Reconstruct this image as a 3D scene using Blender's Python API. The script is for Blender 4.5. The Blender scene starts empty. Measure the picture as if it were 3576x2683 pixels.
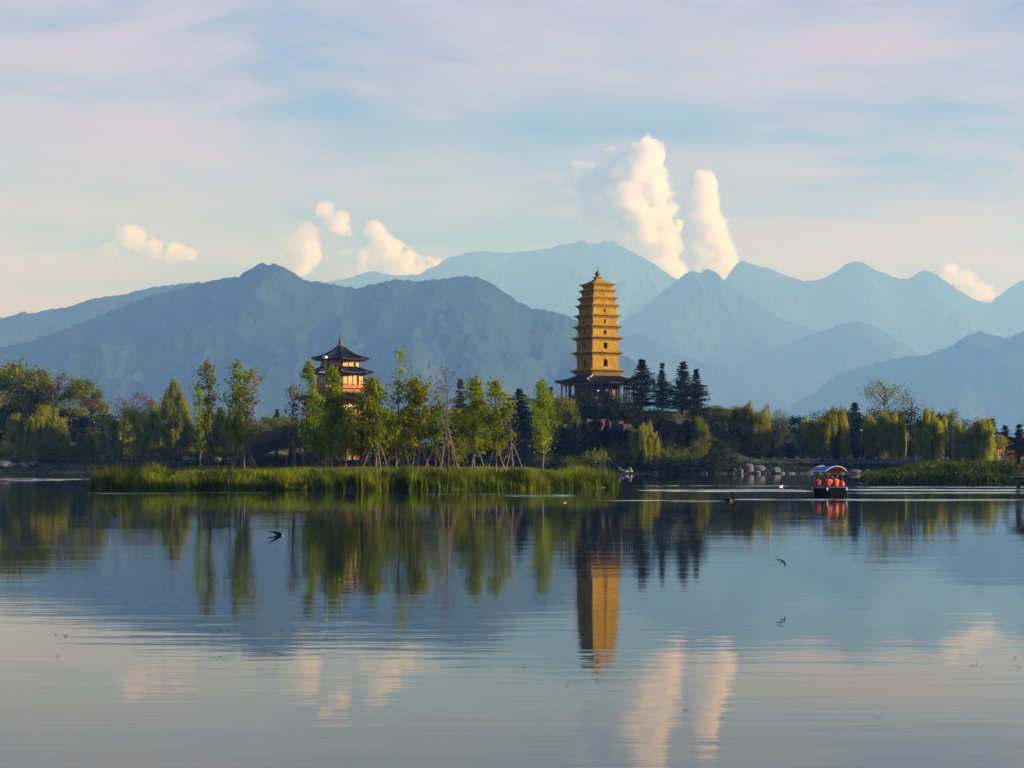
import bpy, bmesh, math, random
import numpy as np
from mathutils import Vector, Matrix

# ------------------------------------------------------------------ camera
SRC_W, SRC_H = 3576.0, 2683.0
FPX = 5721.0            # focal length in photograph pixels
CX, HZ = 1788.0, 1612.0  # optical axis column and horizon row
EYE = 2.7               # eye height above the lake
scene = bpy.context.scene
cam_data = bpy.data.cameras.new("camera")
cam_data.sensor_width = 36.0
cam_data.lens = 36.0 * FPX / SRC_W
cam_data.shift_y = (HZ - SRC_H / 2) / SRC_W
cam_data.clip_start = 0.1
cam_data.clip_end = 150000.0
cam = bpy.data.objects.new("camera", cam_data)
scene.collection.objects.link(cam)
cam.location = (0, 0, EYE)
cam.rotation_euler = (math.radians(90), 0, 0)
scene.camera = cam

# ------------------------------------------------------------------ sky, sun, exposure
SUN_AZ, SUN_EL = 82.0, 14.0        # azimuth measured from straight behind the camera towards its right
az, el = math.radians(SUN_AZ), math.radians(SUN_EL)
SUN_DIR = Vector((math.sin(az) * math.cos(el), -math.cos(az) * math.cos(el), math.sin(el)))
world = bpy.data.worlds.new("World")
scene.world = world
world.use_nodes = True
wt = world.node_tree
for n in list(wt.nodes):
    wt.nodes.remove(n)


def nd(tree, typ, **kw):
    n = tree.nodes.new(typ)
    for k, v in kw.items():
        if k == "inp":
            for i, val in v.items():
                n.inputs[i].default_value = val
        else:
            setattr(n, k, v)
    return n


def mth(tree, op, a, b=None, c=None, clamp=False):
    n = tree.nodes.new("ShaderNodeMath")
    n.operation = op
    n.use_clamp = clamp
    for i, v in enumerate((a, b, c)):
        if v is None:
            continue
        if isinstance(v, (int, float)):
            n.inputs[i].default_value = v
        else:
            tree.links.new(v, n.inputs[i])
    return n.outputs[0]


def smooth(tree, val, lo, hi, a=0.0, b=1.0):
    n = nd(tree, "ShaderNodeMapRange", interpolation_type="SMOOTHSTEP")
    tree.links.new(val, n.inputs[0])
    for i, v in zip((1, 2, 3, 4), (lo, hi, a, b)):
        n.inputs[i].default_value = v
    return n.outputs[0]


def mixrgb(tree, fac, a, b):
    n = nd(tree, "ShaderNodeMix", data_type="RGBA")
    for sock, v in ((n.inputs[0], fac), (n.inputs[6], a), (n.inputs[7], b)):
        if isinstance(v, (int, float)):
            sock.default_value = v
        elif isinstance(v, tuple):
            sock.default_value = v if len(v) == 4 else (*v, 1)
        else:
            tree.links.new(v, sock)
    return n.outputs[2]


def noise(tree, vec, scale, detail=4.0, rough=0.55, dist=0.0, dims="3D"):
    n = nd(tree, "ShaderNodeTexNoise", noise_dimensions=dims)
    tree.links.new(vec, n.inputs["Vector"])
    n.inputs["Scale"].default_value = scale
    n.inputs["Detail"].default_value = detail
    n.inputs["Roughness"].default_value = rough
    n.inputs["Distortion"].default_value = dist
    return n.outputs["Fac"]


def mapping(tree, vec, loc=(0, 0, 0), rot=(0, 0, 0), scale=(1, 1, 1)):
    n = nd(tree, "ShaderNodeMapping")
    tree.links.new(vec, n.inputs["Vector"])
    n.inputs["Location"].default_value = loc
    n.inputs["Rotation"].default_value = rot
    n.inputs["Scale"].default_value = scale
    return n.outputs[0]


SKY_STRENGTH = 0.08
CIRRUS = 0.255
sky = nd(wt, "ShaderNodeTexSky", sky_type="NISHITA", sun_disc=False)
sky.sun_elevation = el
sky.sun_rotation = math.atan2(SUN_DIR.x, SUN_DIR.y)
sky.altitude = 400
sky.air_density = 1.0
sky.dust_density = 1.2
sky.ozone_density = 6.0
tc = nd(wt, "ShaderNodeTexCoord")
nrm = nd(wt, "ShaderNodeVectorMath", operation="NORMALIZE")
wt.links.new(tc.outputs["Generated"], nrm.inputs[0])
sep = nd(wt, "ShaderNodeSeparateXYZ")
wt.links.new(nrm.outputs[0], sep.inputs[0])
zc = mth(wt, "MAXIMUM", sep.outputs[2], 0.0)
den = mth(wt, "ADD", zc, 0.16)
comb = nd(wt, "ShaderNodeCombineXYZ")
wt.links.new(mth(wt, "DIVIDE", sep.outputs[0], den), comb.inputs[0])
wt.links.new(mth(wt, "DIVIDE", sep.outputs[1], den), comb.inputs[1])
plane = comb.outputs[0]                      # a flat high cloud deck seen in perspective
warp = nd(wt, "ShaderNodeTexNoise")
wt.links.new(plane, warp.inputs["Vector"])
warp.inputs["Scale"].default_value = 0.7
warp.inputs["Detail"].default_value = 3
wv = nd(wt, "ShaderNodeVectorMath", operation="MULTIPLY_ADD")
wt.links.new(warp.outputs["Color"], wv.inputs[0])
wv.inputs[1].default_value = (0.9, 0.9, 0)
wt.links.new(plane, wv.inputs[2])
n1 = noise(wt, mapping(wt, wv.outputs[0], loc=(12.6, 2.1, 0), rot=(0, 0, 0.45), scale=(1.1, 1.0, 1)), 0.8, 6, 0.58)
n2 = noise(wt, mapping(wt, wv.outputs[0], loc=(8.2, 6.06, 0), rot=(0, 0, 0.3), scale=(1.0, 2.6, 1)), 1.6, 8, 0.66)
cov = mth(wt, "ADD", mth(wt, "MULTIPLY", n1, 0.5), mth(wt, "MULTIPLY", n2, 0.5))
# a slant view through the deck meets more cloud
slant = mth(wt, "MULTIPLY", smooth(wt, zc, 0.05, 0.75), -0.30)
cov = mth(wt, "ADD", cov, slant)
mask = smooth(wt, cov, 0.33, 0.55)
mask = mth(wt, "MULTIPLY", mask, 0.95)
n3 = noise(wt, mapping(wt, plane, loc=(1.7, 5.3, 0)), 0.9, 4, 0.5)
ccol = mixrgb(wt, smooth(wt, n3, 0.35, 0.65), (0.98, 0.86, 1.36, 1), (1.22, 0.88, 1.24, 1))
b1 = nd(wt, "ShaderNodeBackground")
skt = nd(wt, "ShaderNodeVectorMath", operation="MULTIPLY")
wt.links.new(sky.outputs[0], skt.inputs[0])
skt.inputs[1].default_value = (1.0, 0.86, 1.05)
wt.links.new(skt.outputs[0], b1.inputs[0])
b1.inputs[1].default_value = SKY_STRENGTH
b2 = nd(wt, "ShaderNodeBackground")
wt.links.new(ccol, b2.inputs[0])
b2.inputs[1].default_value = CIRRUS
mx = nd(wt, "ShaderNodeMixShader")
wt.links.new(mask, mx.inputs[0])
wt.links.new(b1.outputs[0], mx.inputs[1])
wt.links.new(b2.outputs[0], mx.inputs[2])
wo = nd(wt, "ShaderNodeOutputWorld")
wt.links.new(mx.outputs[0], wo.inputs[0])
world.cycles.sampling_method = "MANUAL"
world.cycles.sample_map_resolution = 512

sun_data = bpy.data.lights.new("sun", "SUN")
sun_data.energy = 5.0
sun_data.angle = math.radians(0.5)
sun_data.color = (1.0, 0.88, 0.76)
sun = bpy.data.objects.new("sun", sun_data)
scene.collection.objects.link(sun)
sun.rotation_euler = (-SUN_DIR).to_track_quat("-Z", "Y").to_euler()
sun.location = SUN_DIR * 500

scene.view_settings.view_transform = "Standard"
scene.view_settings.look = "None"
scene.view_settings.gamma = 1.0
scene.view_settings.use_curve_mapping = False
scene.view_settings.exposure = 1.0
scene.render.engine = "CYCLES"
cy = scene.cycles
cy.max_bounces = 8
cy.diffuse_bounces = 2
cy.glossy_bounces = 3
cy.transmission_bounces = 3
cy.volume_bounces = 5
cy.transparent_max_bounces = 8
cy.caustics_reflective = False
cy.caustics_refractive = False
cy.sample_clamp_indirect = 4.0
cy.use_denoising = True
cy.volume_step_rate = 1.0
cy.volume_max_steps = 256

# ------------------------------------------------------------------ helpers
C = scene.collection
rng = np.random.default_rng(7)
random.seed(7)


def P(sx, sy, d):
    """a point of the place at distance d seen at photograph pixel (sx, sy)"""
    return Vector(((sx - CX) * d / FPX, d, EYE + (HZ - sy) * d / FPX))


def link(o, parent=None):
    C.objects.link(o)
    if parent is not None:
        o.parent = parent
    return o


def tag(o, label=None, cat=None, group=None, kind=None):
    if label:
        o["label"] = label
    if cat:
        o["category"] = cat
    if group:
        o["group"] = group
    if kind:
        o["kind"] = kind
    return o


def empty(name, loc, rz=0.0, scale=1.0):
    o = bpy.data.objects.new(name, None)
    o.empty_display_size = 0.5
    C.objects.link(o)
    o.location = loc
    o.rotation_euler = (0, 0, rz)
    o.scale = (scale,) * 3 if isinstance(scale, (int, float)) else scale
    return o


def np_mesh(name, verts, faces, smooth_shade=False, mats=()):
    """verts (N,3); faces: list of arrays (M,k)"""
    me = bpy.data.meshes.new(name)
    verts = np.asarray(verts, dtype=np.float32).reshape(-1, 3)
    if not isinstance(faces, (list, tuple)):
        faces = [faces]
    faces = [np.asarray(f, dtype=np.int32) for f in faces if len(f)]
    me.vertices.add(len(verts))
    me.vertices.foreach_set("co", verts.ravel())
    li = np.concatenate([f.ravel() for f in faces])
    tot = np.concatenate([np.full(len(f), f.shape[1], dtype=np.int32) for f in faces])
    st = np.concatenate([[0], np.cumsum(tot)[:-1]]).astype(np.int32)
    me.loops.add(len(li))
    me.loops.foreach_set("vertex_index", li)
    me.polygons.add(len(tot))
    me.polygons.foreach_set("loop_start", st)
    me.polygons.foreach_set("loop_total", tot)
    if smooth_shade:
        me.polygons.foreach_set("use_smooth", np.ones(len(tot), dtype=bool))
    me.update(calc_edges=True)
    for m in mats:
        me.materials.append(m)
    return me


class MB:
    """collects simple shapes, then links them as one mesh object"""

    def __init__(self):
        self.v, self.f = [], []

    def quad(self, *pts):
        n = len(self.v)
        self.v += [tuple(p) for p in pts]
        self.f.append(tuple(range(n, n + len(pts))))

    def box(self, c, s, rz=0.0, M=None):
        n = len(self.v)
        cs, sn = math.cos(rz), math.sin(rz)
        for dz in (-.5, .5):
            for dx, dy in ((-.5, -.5), (.5, -.5), (.5, .5), (-.5, .5)):
                x, y = dx * s[0], dy * s[1]
                p = Vector((c[0] + x * cs - y * sn, c[1] + x * sn + y * cs, c[2] + dz * s[2]))
                if M is not None:
                    p = M @ p
                self.v.append(tuple(p))
        for q in ((3, 2, 1, 0), (4, 5, 6, 7), (0, 1, 5, 4), (1, 2, 6, 5), (2, 3, 7, 6), (3, 0, 4, 7)):
            self.f.append(tuple(n + i for i in q))

    def tube(self, pts, radii, seg=5, caps=True):
        pts = [Vector(p) for p in pts]
        if isinstance(radii, (int, float)):
            radii = [radii] * len(pts)
        n0 = len(self.v)
        for i, p in enumerate(pts):
            t = (pts[min(i + 1, len(pts) - 1)] - pts[max(i - 1, 0)])
            if t.length < 1e-6:
                t = Vector((0, 0, 1))
            t.normalize()
            a = t.cross(Vector((0, 1, 0)) if abs(t.y) < 0.9 else Vector((1, 0, 0))).normalized()
            b = t.cross(a)
            for k in range(seg):
                w = 2 * math.pi * k / seg
                self.v.append(tuple(p + (a * math.cos(w) + b * math.sin(w)) * radii[i]))
        for i in range(len(pts) - 1):
            for k in range(seg):
                k2 = (k + 1) % seg
                self.f.append((n0 + i * seg + k, n0 + i * seg + k2, n0 + (i + 1) * seg + k2, n0 + (i + 1) * seg + k))
        if caps:
            self.f.append(tuple(n0 + k for k in range(seg))[::-1])
            e = n0 + (len(pts) - 1) * seg
            self.f.append(tuple(e + k for k in range(seg)))

    def lathe(self, prof, seg=12, c=(0, 0, 0), a0=0.0):
        n0 = len(self.v)
        for r, z in prof:
            for k in range(seg):
                w = a0 + 2 * math.pi * k / seg
                self.v.append((c[0] + r * math.cos(w), c[1] + r * math.sin(w), c[2] + z))
        for i in range(len(prof) - 1):
            for k in range(seg):
                k2 = (k + 1) % seg
                self.f.append((n0 + i * seg + k, n0 + i * seg + k2, n0 + (i + 1) * seg + k2, n0 + (i + 1) * seg + k))
        self.f.append(tuple(n0 + k for k in range(seg))[::-1])
        e = n0 + (len(prof) - 1) * seg
        self.f.append(tuple(e + k for k in range(seg)))

    def mesh(self, name, mat, smooth_shade=False):
        me = bpy.data.meshes.new(name)
        me.from_pydata(self.v, [], self.f)
        if smooth_shade:
            for p in me.polygons:
                p.use_smooth = True
        me.materials.append(mat)
        me.update()
        return me

    def build(self, name, mat, parent=None, smooth_shade=False):
        o = bpy.data.objects.new(name, self.mesh(name, mat, smooth_shade))
        return link(o, parent)


def copy_tree(o, parent=None):
    c = o.copy()
    C.objects.link(c)
    c.parent = parent
    for ch in o.children:
        copy_tree(ch, c)
    return c


# numpy value noise
def _hash(ix, iy, s):
    h = (ix * 374761393 + iy * 668265263 + s * 974634777) & 0xFFFFFFFF
    h = ((h ^ (h >> 13)) * 1274126177) & 0xFFFFFFFF
    return ((h ^ (h >> 16)) & 0xFFFF) / 65535.0


def vnoise(x, y, s=0):
    x, y = np.asarray(x, float), np.asarray(y, float)
    ix, iy = np.floor(x).astype(np.int64), np.floor(y).astype(np.int64)
    fx, fy = x - ix, y - iy
    fx, fy = fx * fx * (3 - 2 * fx), fy * fy * (3 - 2 * fy)
    a, b = _hash(ix, iy, s), _hash(ix + 1, iy, s)
    c, d = _hash(ix, iy + 1, s), _hash(ix + 1, iy + 1, s)
    return (a + (b - a) * fx) * (1 - fy) + (c + (d - c) * fx) * fy


def fbm(x, y, s=0, o=4, g=0.5):
    t, a, n = 0, 1.0, 0
    for i in range(o):
        t = t + a * vnoise(np.asarray(x) * 2 ** i, np.asarray(y) * 2 ** i, s + i)
        n += a
        a *= g
    return t / n


def ridged(x, y, s=0, o=4):
    t, a, n = 0, 1.0, 0
    for i in range(o):
        t = t + a * (1 - np.abs(2 * vnoise(np.asarray(x) * 2 ** i, np.asarray(y) * 2 ** i, s + i) - 1))
        n += a
        a *= 0.5
    return t / n


# ------------------------------------------------------------------ materials
MATS = {}


def pmat(name, col, rough=0.8, var=0.0, vscale=1.0, col2=None, bump=0.0, bscale=5.0, metal=0.0, coords="Object", objvar=0.0, spec=0.3):
    m = bpy.data.materials.new(name)
    m.use_nodes = True
    t = m.node_tree
    b = t.nodes["Principled BSDF"]
    b.inputs["Roughness"].default_value = rough
    b.inputs["Metallic"].default_value = metal
    b.inputs["Specular IOR Level"].default_value = spec
    tcn = nd(t, "ShaderNodeTexCoord")
    base = (*col, 1)
    out = None
    if var > 0 or col2:
        f = noise(t, tcn.outputs[coords], vscale, 5, 0.6)
        c2 = (*col2, 1) if col2 else tuple(max(0, c * (1 - var)) for c in col) + (1,)
        c1 = base if col2 else tuple(c * (1 + var * 0.6) for c in col) + (1,)
        out = mixrgb(t, smooth(t, f, 0.32, 0.68), c1, c2)
    if objvar > 0:
        oi = nd(t, "ShaderNodeObjectInfo")
        hs = nd(t, "ShaderNodeHueSaturation")
        t.links.new(smooth(t, oi.outputs["Random"], 0, 1, 1 - objvar, 1 + objvar), hs.inputs["Value"])
        if out is not None:
            t.links.new(out, hs.inputs["Color"])
        else:
            hs.inputs["Color"].default_value = base
        out = hs.outputs[0]
    if out is not None:
        t.links.new(out, b.inputs["Base Color"])
    else:
        b.inputs["Base Color"].default_value = base
    if bump > 0:
        bn = nd(t, "ShaderNodeBump")
        t.links.new(noise(t, tcn.outputs[coords], bscale, 6, 0.6), bn.inputs["Height"])
        bn.inputs["Distance"].default_value = bump
        t.links.new(bn.outputs[0], b.inputs["Normal"])
    MATS[name] = m
    return m


def leafmat(name, col, col2, trans=0.35, vscale=0.6, objvar=0.15):
    """thin leaves: reflect and pass light"""
    m = bpy.data.materials.new(name)
    m.use_nodes = True
    t = m.node_tree
    t.nodes.remove(t.nodes["Principled BSDF"])
    out = t.nodes["Material Output"]
    tcn = nd(t, "ShaderNodeTexCoord")
    f = noise(t, tcn.outputs["Object"], vscale, 6, 0.75)
    c = mixrgb(t, smooth(t, f, 0.36, 0.64), (*col, 1), (*col2, 1))
    oi = nd(t, "ShaderNodeObjectInfo")
    hs = nd(t, "ShaderNodeHueSaturation")
    t.links.new(smooth(t, oi.outputs["Random"], 0, 1, 1 - objvar, 1 + objvar), hs.inputs["Value"])
    t.links.new(smooth(t, oi.outputs["Random"], 0, 1, 0.49, 0.512), hs.inputs["Hue"])
    t.links.new(c, hs.inputs["Color"])
    d = nd(t, "ShaderNodeBsdfDiffuse")
    tr = nd(t, "ShaderNodeBsdfTranslucent")
    t.links.new(hs.outputs[0], d.inputs[0])
    t.links.new(hs.outputs[0], tr.inputs[0])
    mxs = nd(t, "ShaderNodeMixShader")
    mxs.inputs[0].default_value = trans
    t.links.new(d.outputs[0], mxs.inputs[1])
    t.links.new(tr.outputs[0], mxs.inputs[2])
    t.links.new(mxs.outputs[0], out.inputs["Surface"])
    MATS[name] = m
    return m
# ------------------------------------------------------------------ mountains
DISP = SRC_W / 2212.0
MS = 1.7      # how far off the ranges stand
M_forest = bpy.data.materials.new("mountain_forest")
M_forest.use_nodes = True
ft = M_forest.node_tree
fb = ft.nodes["Principled BSDF"]
fb.inputs["Roughness"].default_value = 1.0
fb.inputs["Specular IOR Level"].default_value = 0.0
fpos = nd(ft, "ShaderNodeNewGeometry").outputs["Position"]
f1 = noise(ft, fpos, 1 / 2600, 6, 0.6)
f2 = noise(ft, fpos, 1 / 190, 9, 0.72)
fc = mixrgb(ft, smooth(ft, f1, 0.35, 0.65), (0.034, 0.066, 0.034), (0.010, 0.026, 0.018))
fc = mixrgb(ft, smooth(ft, f2, 0.52, 0.72), fc, (0.072, 0.088, 0.056))       # bare rock and scree among the trees
ft.links.new(fc, fb.inputs["Base Color"])
fbn = nd(ft, "ShaderNodeBump")
fbn.inputs["Distance"].default_value = 110.0
ft.links.new(noise(ft, fpos, 1 / 420, 9, 0.68), fbn.inputs["Height"])
ft.links.new(fbn.outputs[0], fb.inputs["Normal"])


def mountain(name, label, d, crest, seed, slope=0.62, spur=0.78, spur_len=340.0, rough_px=2.2):
    spur_len = spur_len * d / 5200 * 1.2 if spur_len < 500 else spur_len * 1.6
    spur_len, d = spur_len * MS, d * MS
    xs = np.array([p[0] for p in crest], float)
    ys = np.array([p[1] for p in crest], float)
    nx, nt = 700, 84
    x = np.linspace(xs[0], xs[-1], nx)
    y = np.interp(x, xs, ys)
    k = np.array([1, 2, 1.0]) / 4
    ypad = np.convolve(np.r_[y[0], y, y[-1]], k, "valid")
    y = ypad - (fbm(x / 14, x * 0, seed, 5, 0.62) - 0.5) * rough_px * 4
    X = (x - 1106.0) * DISP * d / FPX
    Zc = EYE + (997.0 - y) * DISP * d / FPX
    Zc = np.maximum(Zc, 4.0)
    # taper the two ends into the plain
    e = np.clip(np.minimum(x - xs[0], xs[-1] - x) / 60.0, 0, 1)
    Zc = Zc * (e * e * (3 - 2 * e))
    t = np.r_[-np.linspace(1, 0, nt) ** 1.35, np.linspace(0, 1, 14)[1:]]
    T, XX = np.meshgrid(t, X, indexing="ij")
    _, ZC = np.meshgrid(t, Zc, indexing="ij")
    width = np.maximum(Zc.max() / slope, 300.0)
    A = np.abs(T)
    # spurs: descending ribs whose strength grows below the crest
    skew = XX + A * width * 0.35
    rib = ridged(skew / spur_len, A * 1.6, seed + 11, 4)
    rib2 = ridged((XX - A * width * 0.2) / (spur_len * 0.33), A * 3.0 + 5, seed + 23, 5)
    sm = np.convolve(np.r_[[Zc[0]] * 20, Zc, [Zc[-1]] * 20], np.ones(41) / 41, "valid")
    ZS = np.meshgrid(t, sm, indexing="ij")[1]
    base = ZC * (1 - np.clip(A * 6, 0, 1)) + np.minimum(ZS, ZC * 1.15) * np.clip(A * 6, 0, 1)
    fall = (1 - A) ** 1.25
    g = np.sqrt(np.clip(A * 2.2, 0, 1)) * np.clip((1 - A) * 3, 0, 1)
    Z = base * fall + base * spur * g * (rib - 0.62) * 0.62 + base * spur * g * (rib2 - 0.6) * 0.26
    Z = np.where(A < 1e-6, ZC, Z)
    # nothing rises above the crest as seen from far off
    Y = d + T * width + (fbm(XX / 2400, T * 2, seed + 5, 3) - 0.5) * 0.25 * width * (1 - A * 0.5)
    lim = EYE + (ZC - EYE) * (Y / np.maximum(Y[nt - 1][None, :], 1)) - 1.5 * A * 40
    Z = np.where((T < 0) & (A > 1e-6), np.minimum(Z, lim), Z)
    Z = np.maximum(Z, -2.0 - 0 * Z)
    V = np.stack([XX, Y, Z], -1).reshape(-1, 3)
    R, Q = len(t), nx
    i = np.arange(R - 1)[:, None] * Q + np.arange(Q - 1)[None, :]
    F = np.stack([i, i + 1, i + Q + 1, i + Q], -1).reshape(-1, 4)
    o = link(bpy.data.objects.new(name, np_mesh(name, V, F, True, [M_forest])))
    tag(o, label, "mountain", "hazy mountain ridges beyond the lake", "structure")
    return o


mountain("mountain", "nearest blue mountain with twin rocky summit knobs", 6200, [
    (-420, 800), (-250, 770), (-100, 758), (0, 752), (60, 742), (120, 722), (180, 700), (240, 676), (300, 652), (360, 634), (430, 616), (470, 608), (500, 602),
    (520, 599), (545, 580), (560, 573), (572, 570), (582, 577), (592, 571), (605, 573), (625, 585), (655, 604),
    (700, 611), (740, 618), (770, 622), (800, 614), (835, 606), (860, 602), (900, 607), (950, 601), (985, 596),
    (1005, 594), (1030, 598), (1060, 610), (1090, 628), (1120, 652), (1160, 668), (1200, 672), (1230, 685),
    (1250, 692), (1290, 722), (1340, 762), (1400, 802), (1500, 866), (1640, 930)], 3, spur_len=420)
mountain("mountain", "long even ridge sloping away behind the twin-knob mountain", 8600, [
    (-500, 705), (-300, 700), (-150, 690), (-60, 694), (0, 688), (30, 686), (60, 676), (85, 678), (105, 672), (150, 668), (185, 655),
    (230, 645), (265, 640), (300, 632), (340, 622), (385, 617), (430, 613), (470, 612), (560, 640), (700, 700), (900, 780)], 8)
mountain("mountain", "palest far massif rising behind the brick pagoda", 19000, [
    (480, 690), (600, 640), (680, 612), (745, 600), (780, 591), (810, 586), (850, 596), (900, 596), (950, 573), (960, 566),
    (975, 559), (1000, 553), (1040, 547), (1080, 546), (1100, 549), (1120, 545), (1150, 543), (1190, 540), (1210, 533), (1240, 528),
    (1258, 519), (1270, 525), (1285, 528), (1305, 520), (1320, 518), (1340, 530), (1360, 541), (1390, 556), (1420, 574),
    (1445, 592), (1465, 604), (1500, 650), (1560, 690), (1650, 740)], 14, spur_len=800, rough_px=1.6)
mountain("mountain", "pale far ridge with a row of pointed summits", 17600, [
    (1500, 720), (1550, 630), (1578, 586), (1594, 566), (1604, 561), (1620, 569), (1660, 581), (1700, 597), (1740, 607), (1770, 605), (1800, 590), (1820, 576), (1835, 570),
    (1850, 575), (1880, 590), (1910, 600), (1940, 607), (1955, 606), (1975, 592), (1990, 586), (2005, 591), (2030, 609),
    (2060, 627), (2100, 648), (2140, 655), (2165, 635), (2190, 617), (2212, 606), (2290, 580), (2400, 610), (2480, 680)], 21, spur_len=800, rough_px=1.6)
mountain("mountain", "steep double-topped ridge under the tall white clouds", 14200, [
    (1180, 790), (1260, 745), (1330, 705), (1400, 655), (1440, 622), (1465, 603), (1480, 591), (1495, 585), (1512, 589), (1530, 580), (1545, 584), (1560, 599),
    (1590, 620), (1625, 645), (1660, 667), (1700, 690), (1740, 704), (1800, 726), (1900, 770), (2000, 810)], 31, spur_len=620, rough_px=1.6)
mountain("mountain", "rounded hump of a ridge below the pointed summits", 12600, [
    (1540, 800), (1640, 765), (1720, 738), (1780, 714), (1820, 700), (1850, 695), (1880, 703), (1920, 726), (1980, 762), (2050, 800), (2150, 840)], 37, spur_len=520)
mountain("mountain", "low hazy shoulder beside the brick pagoda", 11400, [
    (1150, 850), (1240, 795), (1300, 755), (1345, 726), (1378, 718), (1410, 730), (1460, 762), (1520, 785), (1600, 803), (1650, 826), (1740, 874), (1800, 900)], 41, spur_len=480)
mountain("mountain", "darker low ridge behind the willows and pavilion", 9600, [
    (1660, 900), (1760, 850), (1820, 806), (1880, 786), (1960, 770), (2000, 768), (2060, 745), (2090, 723), (2115, 715), (2140, 722), (2170, 731), (2200, 721),
    (2230, 712), (2320, 690), (2450, 720), (2560, 780)], 47, spur_len=440)

# ------------------------------------------------------------------ haze
M_haze = bpy.data.materials.new("haze")
M_haze.use_nodes = True
ht = M_haze.node_tree
ht.nodes.remove(ht.nodes["Principled BSDF"])
pv = nd(ht, "ShaderNodeVolumePrincipled")
pv.inputs["Color"].default_value = (0.17, 0.40, 1.0, 1)
pv.inputs["Absorption Color"].default_value = (1, 1, 1, 1)
pv.inputs["Density"].default_value = 1.5e-4 / MS
pv.inputs["Anisotropy"].default_value = 0.0
ht.links.new(pv.outputs[0], ht.nodes["Material Output"].inputs["Volume"])
mb = MB()
mb.box((0, 19500, 2385), (26200, 39800, 4784))
haze = mb.build("haze", M_haze)
tag(haze, "pale blue haze lying over the lake and mountains", "haze", kind="stuff")

# ------------------------------------------------------------------ cumulus clouds
def cloud(name, label, d, blobs, seed, dens=0.0075, amp=0.9, nscale=1 / 380.0 / MS):
    """blobs: (disp x, disp y, radius in disp px, depth offset in radii)"""
    k = DISP * d / FPX
    cs = []
    for b in blobs:
        p = P(b[0] * DISP, b[1] * DISP, d)
        cs.append((p.x, p.y + (b[3] if len(b) > 3 else 0) * b[2] * k, p.z, b[2] * k * 1.3))
    org = Vector((sum(c[0] for c in cs) / len(cs), d, min(c[2] - c[3] for c in cs)))
    bm = bmesh.new()
    for c in cs:
        bmesh.ops.create_icosphere(bm, subdivisions=3, radius=c[3] * 0.98, matrix=Matrix.Translation(Vector(c[:3]) - org))
    me0 = bpy.data.meshes.new(name)
    bm.to_mesh(me0)
    bm.free()
    tmp = bpy.data.objects.new("tmp_cloud", me0)
    C.objects.link(tmp)
    r = tmp.modifiers.new("r", "REMESH")
    r.mode = "VOXEL"
    r.voxel_size = max(c[3] for c in cs) / 9
    dg = bpy.context.evaluated_depsgraph_get()
    me = bpy.data.meshes.new_from_object(tmp.evaluated_get(dg))
    bpy.data.objects.remove(tmp)
    m = bpy.data.materials.new(name)
    m.use_nodes = True
    t = m.node_tree
    t.nodes.remove(t.nodes["Principled BSDF"])
    tcn = nd(t, "ShaderNodeTexCoord")
    pos = tcn.outputs["Object"]
    f = None
    for c in cs:
        q = Vector(c[:3]) - org
        dn = nd(t, "ShaderNodeVectorMath", operation="DISTANCE")
        t.links.new(pos, dn.inputs[0])
        dn.inputs[1].default_value = q
        v = mth(t, "SUBTRACT", 1.0, mth(t, "DIVIDE", dn.outputs["Value"], c[3]))
        if f is None:
            f = v
        else:
            sm = nd(t, "ShaderNodeMath", operation="SMOOTH_MAX")
            t.links.new(f, sm.inputs[0])
            t.links.new(v, sm.inputs[1])
            sm.inputs[2].default_value = 0.15
            f = sm.outputs[0]
    n = noise(t, mapping(t, pos, loc=(seed * 31.7, seed * 17.3, 0)), nscale, 9, 0.64)
    e = mth(t, "ADD", f, mth(t, "MULTIPLY", mth(t, "SUBTRACT", n, 0.548), amp * 3.6))
    dd = smooth(t, e, 0.0, 0.22)
    dd = mth(t, "MULTIPLY", dd, smooth(t, f, 0.0, 0.12))
    vol = nd(t, "ShaderNodeVolumePrincipled")
    vol.inputs["Color"].default_value = (0.97, 0.97, 0.975, 1)
    dens_ = dens / MS
    vol.inputs["Anisotropy"].default_value = 0.1
    t.links.new(mth(t, "MULTIPLY", dd, dens_), vol.inputs["Density"])
    t.links.new(vol.outputs[0], t.nodes["Material Output"].inputs["Volume"])
    me.materials.clear()
    me.materials.append(m)
    m.cycles.volume_step_rate = 0.25
    o = link(bpy.data.objects.new(name, me))
    o.location = org
    tag(o, label, "cloud", "white cumulus clouds above the ridges", "thing")
    return o


CD = 26000 * MS
cloud("cloud", "largest towering white cumulus leaning over the far massif", CD, [
    (1395, 330, 36), (1375, 375, 46), (1320, 345, 24), (1290, 400, 46), (1245, 375, 30), (1345, 430, 62), (1410, 410, 44), (1300, 455, 46), (1425, 470, 44), (1380, 500, 58),
    (1335, 500, 44), (1420, 545, 48), (1445, 585, 40), (1380, 550, 40)], 1)
cloud("cloud", "narrow upright white cloud column beside the towering cumulus", CD * 1.1, [
    (1522, 400, 30), (1518, 440, 38), (1528, 480, 44), (1525, 530, 50), (1540, 570, 46), (1575, 590, 36), (1600, 620, 30), (1500, 590, 40)], 2)
cloud("cloud", "small rounded cloud puff floating above the mountain saddle", CD * 1.22, [
    (708, 458, 23), (728, 478, 27), (742, 495, 17)], 3, dens=0.005)
cloud("cloud", "grey-sided cloud puff beside the twin rocky knobs", CD * 1.22, [
    (655, 512, 30), (640, 535, 35), (668, 545, 34), (650, 568, 28)], 4, dens=0.005)
cloud("cloud", "pointed cloud trailing down onto the mountain crest", CD * 1.3, [
    (808, 500, 22), (820, 525, 30), (835, 555, 38), (865, 578, 40), (910, 586, 32), (945, 585, 22), (790, 572, 42), (750, 578, 34), (705, 585, 26)], 5, dens=0.005)
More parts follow.
